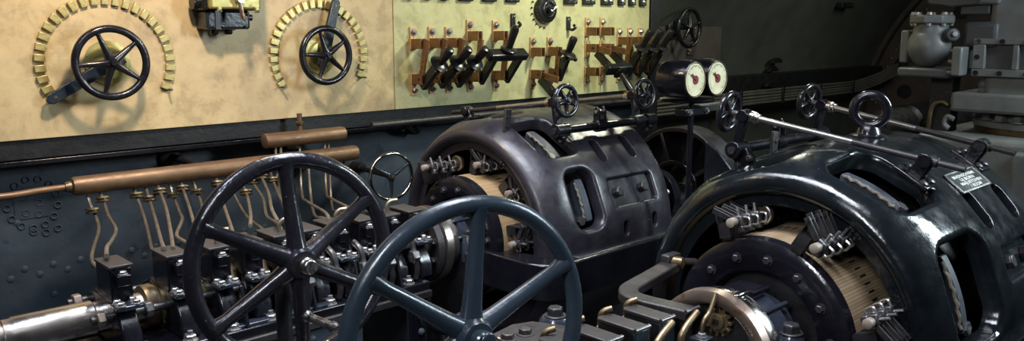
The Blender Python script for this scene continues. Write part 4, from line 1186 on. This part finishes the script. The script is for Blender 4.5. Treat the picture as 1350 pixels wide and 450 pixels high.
# dark curved strap from the first box round to the brush ring
mb = MB()
top = [(1.93, 1.365), (1.80, 1.335), (1.72, 1.318), (1.655, 1.300), (1.618, 1.265), (1.612, 1.215), (1.620, 1.15), (1.628, 1.092)]
pts = smooth_path([(x, y, 0) for x, y in top], 6)
rings = []
for i, p in enumerate(pts):
    a = pts[max(i - 1, 0)]; b = pts[min(i + 1, len(pts) - 1)]
    d = (b - a).normalized(); nn = V((-d.y, d.x, 0)); hw = .026
    rings.append([V((p.x, p.y, 1.008)) + nn * hw, V((p.x, p.y, 1.008)) - nn * hw, V((p.x, p.y, 1.034)) - nn * hw, V((p.x, p.y, 1.034)) + nn * hw])
t = thing('curved_strap', 'dark brown curved iron strap bending round to the near brush gear', 'strap', (1.7, 1.25, 1.0))
mb.ring_loft(rings).build('strap', 'trough', t, bevel=.004)
MB().cyl((1.60, 1.087, 1.032), (1.655, 1.087, 1.032), .0055, n=10).build('strap_hinge', 'gun', t)
MB().span((1.606, 1.10, .70), (1.648, 1.20, 1.006)).build('strap_support', 'matt', t)
jt = MB().lathe((1.925, 1.385, 1.035), V((.25, -1, 0)), [(0, .014), (.03, .016), (.055, .016), (.058, .010)], 14).build('joint_pin', 'bronze', t)
MB().box((1.935, 1.372, 1.035), (.06, .03, .04)).build('joint_block', 'trough', t, bevel=.004)
MB().cyl((1.95, 1.37, 1.03), (2.02, 1.345, 1.02), .010, n=10).build('joint_rod', 'trough', t)
MB().span((1.90, 1.36, .2), (1.945, 1.40, 1.008)).build('strap_post', 'matt', t)
# shaft and casing of the near thrust bearing
ns_ = thing('near_thrust_casing', 'dark oily casing of the near thrust bearing at the bottom edge', 'casing', (1.3, 1.15, 0))
MB().span((1.05, 1.03, 0), (1.62, 1.26, .855)).build('casing', 'matt', ns_, bevel=.01)
MB().cyl((.75, Y2, .86), (1.655, Y2, .90), .044, n=24).build('shaft', 'steel', ns_)
# bolted bracket plate behind the near handwheel
bk = thing('bolted_bracket', 'dark oily bracket plate with hex bolts at the bottom edge, right of the near handwheel', 'bracket', (1.4, 1.4, 0))
MB().prism([(1.15, 1.34), (1.22, 1.44), (1.40, 1.475), (1.455, 1.455), (1.50, 1.36), (1.52, 1.27), (1.20, 1.27)], (0, 0, .925), X_, Y_, .026).build('plate', 'trough', bk, bevel=.005)
for x, y in ((1.375, 1.40), (1.32, 1.405)):
    MB().hexnut((x, y, .951), Z_, .017, .016).build('bolt', 'trough', bk, bevel=.002)
lug = MB().lathe((1.535, 1.45, .86), Z_, [(0, .05), (.05, .048), (.075, .042), (.085, .034)], 24).build('boss', 'hub_blue', bk)
MB().hexnut((1.535, 1.45, .945), Z_, .022, .026).build('boss_bolt', 'darknut', lug, bevel=.002)
MB().span((1.2, 1.28, 0), (1.5, 1.42, .924)).build('bracket_stand', 'matt', bk)
t = thing('brass_nozzle', 'short brass nozzle rising at the bottom edge beside the near handwheel hub', 'nozzle', (1.18, 1.32, .93))
MB().tube(smooth_path([(1.188, 1.320, .90), (1.190, 1.320, .975), (1.204, 1.322, .992), (1.218, 1.324, 1.000)], 5), .009, 10).build('pipe', 'bronze', t)
# valve fittings in the dark under the far platform
for k in range(4):
    x = 1.70 + .075 * k
    t = thing('drain_cock', 'small drain cock under the far platform rim, %s from the left' % ordn[k], 'cock', (x, 1.84, .66), 'drain cocks under the platform')
    MB().cyl((x, 1.80, .68), (x, 1.87, .68), .012, n=10).build('body', 'darknut', t)
    MB().cyl((x, 1.82, .64), (x, 1.82, .72), .008, n=8).build('stem', 'nut', t)
    MB().lathe((x, 1.795, .68), -Y_, [(0, .017), (.012, .017), (.016, .010)], 12).build('cap', 'red' if k == 0 else 'nut', t)
MB_ = MB().cyl((1.60, 1.86, .68), (2.05, 1.86, .68), .012, n=10)
tag(MB_.build('drain_pipe', 'darknut'), 'dark drain pipe joining the cocks under the far platform', 'pipe')
# bracket hook on the wall behind the far motor
hk = thing('wall_hook', 'black forked hook on the wall behind the far motor', 'hook', (2.72, 3.68, 1.15))
MB().tube(smooth_path([(2.72, 3.70, 1.13), (2.72, 3.60, 1.14), (2.69, 3.56, 1.19), (2.73, 3.54, 1.215), (2.77, 3.56, 1.19)], 5), .014, 8).build('fork', 'matt', hk)
MB().tube(smooth_path([(2.70, 3.60, 1.14), (2.64, 3.57, 1.17), (2.62, 3.55, 1.20)], 5), .012, 8).build('prong', 'matt', hk)
t = tag(MB().cyl((2.3, 3.42, 1.222), (4.4, 3.42, 1.222), .016, n=12).build('wall_conduit', 'trough'), 'dark conduit running under the green slab behind the far motor', 'conduit')

# ------------------------------------------------------------------ twin dials on their post
gs = thing('gauge_stand', 'black post with small round shelf carrying the twin dials', 'stand', (2.60, 1.80, 0))
GX, GY, GZ = 2.66, 1.80, 1.510
MB().cyl((2.635, 1.80, .02), (2.635, 1.80, 1.415), .0105, n=12).build('post', 'black', gs)
MB().lathe((2.635, 1.80, .0), Z_, [(0, .07), (.015, .07), (.03, .03)], 20).build('foot', 'black', gs)
MB().lathe((2.65, 1.83, 1.418), Z_, [(0, .02), (.004, .10), (.012, .105), (.016, .10), (.018, .04)], 32).build('shelf', 'black', gs)
MB().box((2.66, 1.81, 1.385), (.16, .05, .03)).build('clamp', 'black', gs, bevel=.005)
for dx in (-.055, .055):
    MB().hexnut((2.66 + dx, 1.785, 1.385), -Y_, .009, .010).build('clamp_nut', 'nut', gs)
MB().span((2.70, 1.82, 1.372), (2.97, 1.86, 1.402)).build('side_arm', 'matt', gs, bevel=.004)
for k, gx in enumerate((2.560, 2.703)):
    t = thing('round_dial', ['left', 'right'][k] + ' one of the twin round dials with cream face and red needle', 'gauge', (gx, GY, GZ), 'twin dials')
    MB().lathe((gx, GY + .14, GZ), -Y_, [(.07, .05), (.074, .062), (.09, .068), (.20, .068), (.204, .067), (.206, .060), (.200, .059)], 48, caps=True).build('case', 'black', t)
    MB().lathe((gx, GY - .0605, GZ), -Y_, [(0, .02), (.0, .0590), (.0045, .0590), (.0055, .01)], 48).build('face', 'dial', t)
    MB().torus((gx, GY - .066, GZ), Y_, .0625, .0020, 48, 8).build('bezel', 'bronze', t)
    f0 = GY - .0665
    MB().lathe((gx, f0, GZ), -Y_, [(0, .001), (0, .0165), (.002, .016), (.0025, .001)], 24).build('hub_disc', 'red', t)
    a = math.radians(143); e = V((math.cos(a), 0, math.sin(a))); n_ = V((-math.sin(a), 0, math.cos(a)))
    MB().add([V((gx, f0 - .003, GZ)) + e * u + n_ * v for u, v in ((0, -.004), (.036, -.003), (.036, .003), (0, .004))] + [V((gx, f0 - .005, GZ)) + e * u + n_ * v for u, v in ((0, -.004), (.036, -.003), (.036, .003), (0, .004))],
             [(0, 1, 2, 3), (7, 6, 5, 4), (0, 4, 5, 1), (1, 5, 6, 2), (2, 6, 7, 3), (3, 7, 4, 0)]).build('needle', 'red', t)
    mk = MB()
    for q in range(40):
        aa = math.radians(-45 + 270 * q / 39); L = .010 if q % 4 == 0 else .005
        e = V((math.cos(aa), 0, math.sin(aa))); rot = Matrix((e, Y_, e.cross(Y_))).transposed()
        mk.box(V((gx, f0 - .0003, GZ)) + e * (.054 - L / 2), (L, .0008, .0010), rot)
    mk.build('scale_marks', 'ink', t)['kind'] = 'stuff'
    MB().box((gx, GY - .02, GZ + .068), (.018, .05, .006)).build('top_clip', 'matt', t, bevel=.001)

# ------------------------------------------------------------------ fan end casing behind the far motor
fn = thing('fan_casing', 'black arched fan casing with ribs behind the far motor', 'casing', (3.6, 2.35, 0))
def arch(x0, x1, yc, zc, r0, r1, a0, a1, n=24):
    mb = MB(); rings = []
    for i in range(n + 1):
        d = a0 + (a1 - a0) * i / n
        rings.append([on(yc, zc, x0, r0, d), on(yc, zc, x0, r1, d), on(yc, zc, x1, r1, d), on(yc, zc, x1, r0, d)])
    return mb.ring_loft(rings)
arch(3.42, 3.56, 2.41, .91, .275, .298, -95, 95).build('arch_rim', 'motor1', fn, bevel=.004)
arch(3.545, 3.56, 2.41, .91, .05, .285, -95, 95).build('back_plate', 'matt', fn)
for d in (-60, -22, 18, 58):
    rot = Matrix((X_, tang(d), radial(d))).transposed()
    MB().box(on(2.41, .91, 3.47, .20, d), (.10, .022, .17), rot).build('rib', 'motor1', fn, bevel=.005)
arch(3.40, 3.50, 2.41, .91, .11, .135, -95, 95).build('inner_rim', 'black', fn, bevel=.004)
wb = MB().prism([(0, 0), (.18, 0), (.18, .05), (.06, .20), (0, .24)], (3.36, 2.20, .93), V((.30, -.95, 0)), Z_, .03)
wb.build('corner_web', 'hub_blue', fn, bevel=.006)
MB().span((3.35, 2.0, 0), (3.6, 2.7, .90)).build('casing_base', 'matt', fn, bevel=.01)
ad = thing('exciter_drum', 'small black exciter drum on the far motor tail shaft', 'drum', (3.0, Y1, Z1))
MB().lathe((2.90, Y1 - .10, Z1 + .02), X_, [(0, .08), (.003, .125), (.02, .13), (.06, .13), (.07, .10), (.14, .10), (.145, .13), (.20, .125), (.21, .05)], 40).build('drum', 'black', ad)
MB().torus((2.905, Y1 - .10, Z1 + .02), X_, .105, .008, 36, 8).build('drum_ring', 'darknut', ad)
for k in range(3):
    a = -20 + 45 * k
    p = on(Y1 - .10, Z1 + .02, 2.94, .145, a)
    MB().box(p, (.05, .03, .03), Matrix((X_, tang(a), radial(a))).transposed()).build('brush_holder', 'darknut', ad, bevel=.003)
    MB().ball(p + radial(a) * .03, .012, 10, 6).build('holder_cap', 'nut', ad)
MB().span((2.92, Y1 - .18, 0), (3.08, Y1 - .02, .82)).build('drum_foot', 'matt', ad)

# ------------------------------------------------------------------ grey engine at the right
EX = 4.30
en = thing('engine', 'large grey engine block with flanged inspection plate at the right edge', 'engine', (4.8, 1.2, 0))
MB().span((EX, .30, 1.335), (5.4, 1.325, 2.5)).build('cylinder_block', 'grey', en, bevel=.03, seg=3)
MB().span((EX - .03, .40, 1.300), (5.3, 1.452, 1.392)).build('step', 'grey', en, bevel=.015, seg=3)
# flanged inspection plate with two recessed panes
FX = EX - .03
f = MB()
f.span((FX, .60, 1.618), (EX, 1.372, 1.645)); f.span((FX, .60, 1.470), (EX, 1.372, 1.505))
f.span((FX, 1.318, 1.505), (EX, 1.372, 1.618)); f.span((FX, 1.180, 1.505), (EX, 1.205, 1.618)); f.span((FX, .95, 1.505), (EX, .975, 1.618))
f.build('flange_frame', 'grey', en, bevel=.004)
for y, z in ((1.35, 1.632), (1.25, 1.632), (1.15, 1.632), (1.05, 1.632), (1.35, 1.560), (1.35, 1.487), (1.25, 1.487), (1.14, 1.487), (1.04, 1.487)):
    MB().lathe((FX, y, z), -X_, [(0, .012), (.004, .012), (.004, .008), (.001, .007)], 12).build('flange_bolt', 'darkgrey' if z > 1.57 and y > 1.3 else 'matt', en)
for y0, y1 in ((1.205, 1.318), (.975, 1.18)):
    MB().span((EX - .004, y0, 1.505), (EX + .01, y1, 1.618)).build('recess_pane', 'darkgrey', en)
# round cylinder foot with flange, bronze joint and nuts
MB().lathe((4.62, 1.10, 1.225), Z_, [(0, .330), (.004, .338), (.030, .338), (.034, .29), (.09, .27)], 48).build('foot_flange', 'grey', en)
MB().lathe((4.62, 1.10, 1.200), Z_, [(0, .330), (.025, .332)], 48).build('bronze_joint', 'bronze', en)
for d in range(100, 270, 17):
    a = math.radians(d)
    MB().hexnut((4.62 + .31 * math.cos(a), 1.10 + .31 * math.sin(a), 1.259), Z_, .026, .032).build('foot_nut', 'grey', en, bevel=.002)
MB().span((4.16, .35, .3), (5.3, 1.56, 1.198)).build('crankcase', 'grey', en, bevel=.03, seg=3)
MB().span((4.10, .60, .80), (4.165, 1.12, 1.15)).build('crankcase_door', 'grey', en, bevel=.015)
MB().tube(smooth_path([(4.25, 1.42, 1.265), (4.25, 1.45, 1.275), (4.25, 1.46, 1.24), (4.25, 1.44, 1.22)], 4), .012, 8).build('lifting_lug', 'grey', en)
for y, z in ((1.345, 1.43), (1.345, 1.40)):
    MB().lathe((EX + .05, 1.325, z), Y_, [(0, .022), (.02, .022), (.03, .015)], 12).build('side_plug', 'grey', en)
# globe valve casting with flanged cover, standing off the block
vc = thing('globe_valve', 'grey round valve casting with flanged top beside the engine block', 'valve', (4.3, 1.62, 1.5))
VX, VY, VZ = 4.30, 1.575, 1.622
MB().ball((VX, VY, VZ - .015), .100, 28, 16, (1, 1, 1.05)).build('valve_body', 'grey', vc)
MB().lathe((VX, VY, VZ), Z_, [(0, .085), (.08, .078), (.11, .078)], 32).build('neck', 'grey', vc)
cv = MB().lathe((VX, VY, VZ + .092), Z_, [(0, .098), (.004, .105), (.036, .105), (.040, .098), (.041, .03)], 8).build('cover_flange', 'grey', vc, bevel=.005)
for k in range(8):
    a = 2 * PI * k / 8 + .2
    MB().hexnut((VX + .085 * math.cos(a), VY + .085 * math.sin(a), VZ + .133), Z_, .012, .014).build('cover_nut', 'nut', cv)
    MB().hexnut((VX + .085 * math.cos(a), VY + .085 * math.sin(a), VZ + .092), -Z_, .010, .012).build('cover_stud', 'nut', cv)
MB().span((VX - .10, VY - .13, VZ - .165), (VX + .12, VY + .11, VZ - .118)).build('valve_foot', 'darkgrey', vc, bevel=.012)
MB().span((VX - .02, VY + .095, VZ - .10), (VX + .10, VY + .135, VZ + .06)).build('rear_flange', 'grey', vc, bevel=.008)
sf = MB().span((VX - .11, VY - .185, VZ - .15), (VX + .12, VY - .140, VZ - .015)).build('side_flange', 'grey', vc, bevel=.008)
for z in (-.035, -.085, -.135):
    MB().cyl((VX - .09, VY - .140, VZ + z), (VX - .09, VY - .122, VZ + z), .010, n=8).build('flange_stud', 'nut', sf)
MB().span((VX - .02, VY - .215, VZ - .12), (VX + .10, VY - .185, VZ - .03)).build('outlet', 'grey', vc, bevel=.01)
MB().lathe((VX - .02, VY - .09, VZ + .035), V((-.5, -.5, .1)), [(0, .034), (.045, .030), (.05, .02)], 14).build('bonnet_lug', 'darkgrey', vc)
MB().hexnut((VX - .052, VY - .122, VZ + .042), V((-.5, -.5, .1)), .015, .016).build('lug_nut', 'grey', vc)
MB().span((VX - .02, VY - .30, VZ - .02), (VX + .08, VY - .15, VZ + .10)).build('bonnet', 'darkgrey', vc, bevel=.02, seg=3)
MB().span((VX + .0, VY - .12, .9), (VX + .10, VY - .02, VZ - .16)).build('valve_leg', 'matt', vc)
# rocker arm link above
rk = thing('rocker_link', 'grey rocker link with bolts at the top edge above the valve casting', 'link', (4.35, 1.45, 1.83))
MB().prism([(-.21, .03), (-.19, -.035), (-.08, -.05), (.02, -.04), (.06, .0), (.06, .12), (-.02, .14), (-.12, .05)], (4.33, 1.40, 1.84), V((0, -1, 0)), Z_, .06).build('link', 'darkgrey', rk, bevel=.008)
for y, z, r in ((1.575, 1.845, .026), (1.47, 1.885, .045)):
    MB().lathe((4.325, y, z), -X_, [(-.03, r), (.02, r), (.024, r * .7), (.03, r * .6)], 20).build('pin', 'darkgrey', rk)
MB().span((4.28, 1.28, 1.80), (4.42, 1.40, 1.97)).build('link_box', 'grey', rk, bevel=.012)
MB().span((4.30, 1.325, 1.755), (4.40, 1.45, 1.80)).build('link_bracket', 'darkgrey', rk, bevel=.006)
tag(MB().tube(smooth_path([(4.26, 1.36, 1.885), (4.24, 1.25, 1.88), (4.22, 1.1, 1.868), (4.2, .8, 1.84), (4.2, .5, 1.80)], 4), .008, 8).build('fuel_pipe', 'copper'), 'thin copper pipe crossing the top of the engine block', 'pipe')
# thin bent pipe in the dark left of the engine
tag(MB().tube(smooth_path([(4.28, 1.46, 1.325), (4.28, 1.49, 1.34), (4.28, 1.525, 1.325), (4.28, 1.54, 1.27), (4.28, 1.545, 1.1), (4.28, 1.55, .9)], 5), .011, 10).build('bent_pipe', 'bronze'), 'thin bent pipe coming down beside the engine step', 'pipe')
# dark auxiliary gear in the shade beyond the lifting eye
for k, (x, y, z, r, L) in enumerate(((5.8, 2.45, .98, .14, .5), (6.5, 2.3, .95, .13, .5), (7.2, 2.8, .9, .15, .6))):
    t = thing('auxiliary_pump', 'dark auxiliary pump in the shade beyond the lifting eye, %s' % ['nearest', 'middle one', 'farthest'][k], 'pump', (x, y, 0))
    MB().lathe((x, y, z), X_, [(0, .05), (.01, r * .7), (.05, r), (L - .05, r), (L, r * .6)], 24).build('body', 'matt', t)
    MB().span((x + .1, y - .08, 0), (x + L - .1, y + .08, z)).build('stand', 'matt', t)
    for a in range(0, 360, 60):
        MB().hexnut((x + .02, y + r * .6 * math.sin(math.radians(a)), z + r * .6 * math.cos(math.radians(a))), -X_, .016, .018).build('nut', 'darknut', t)
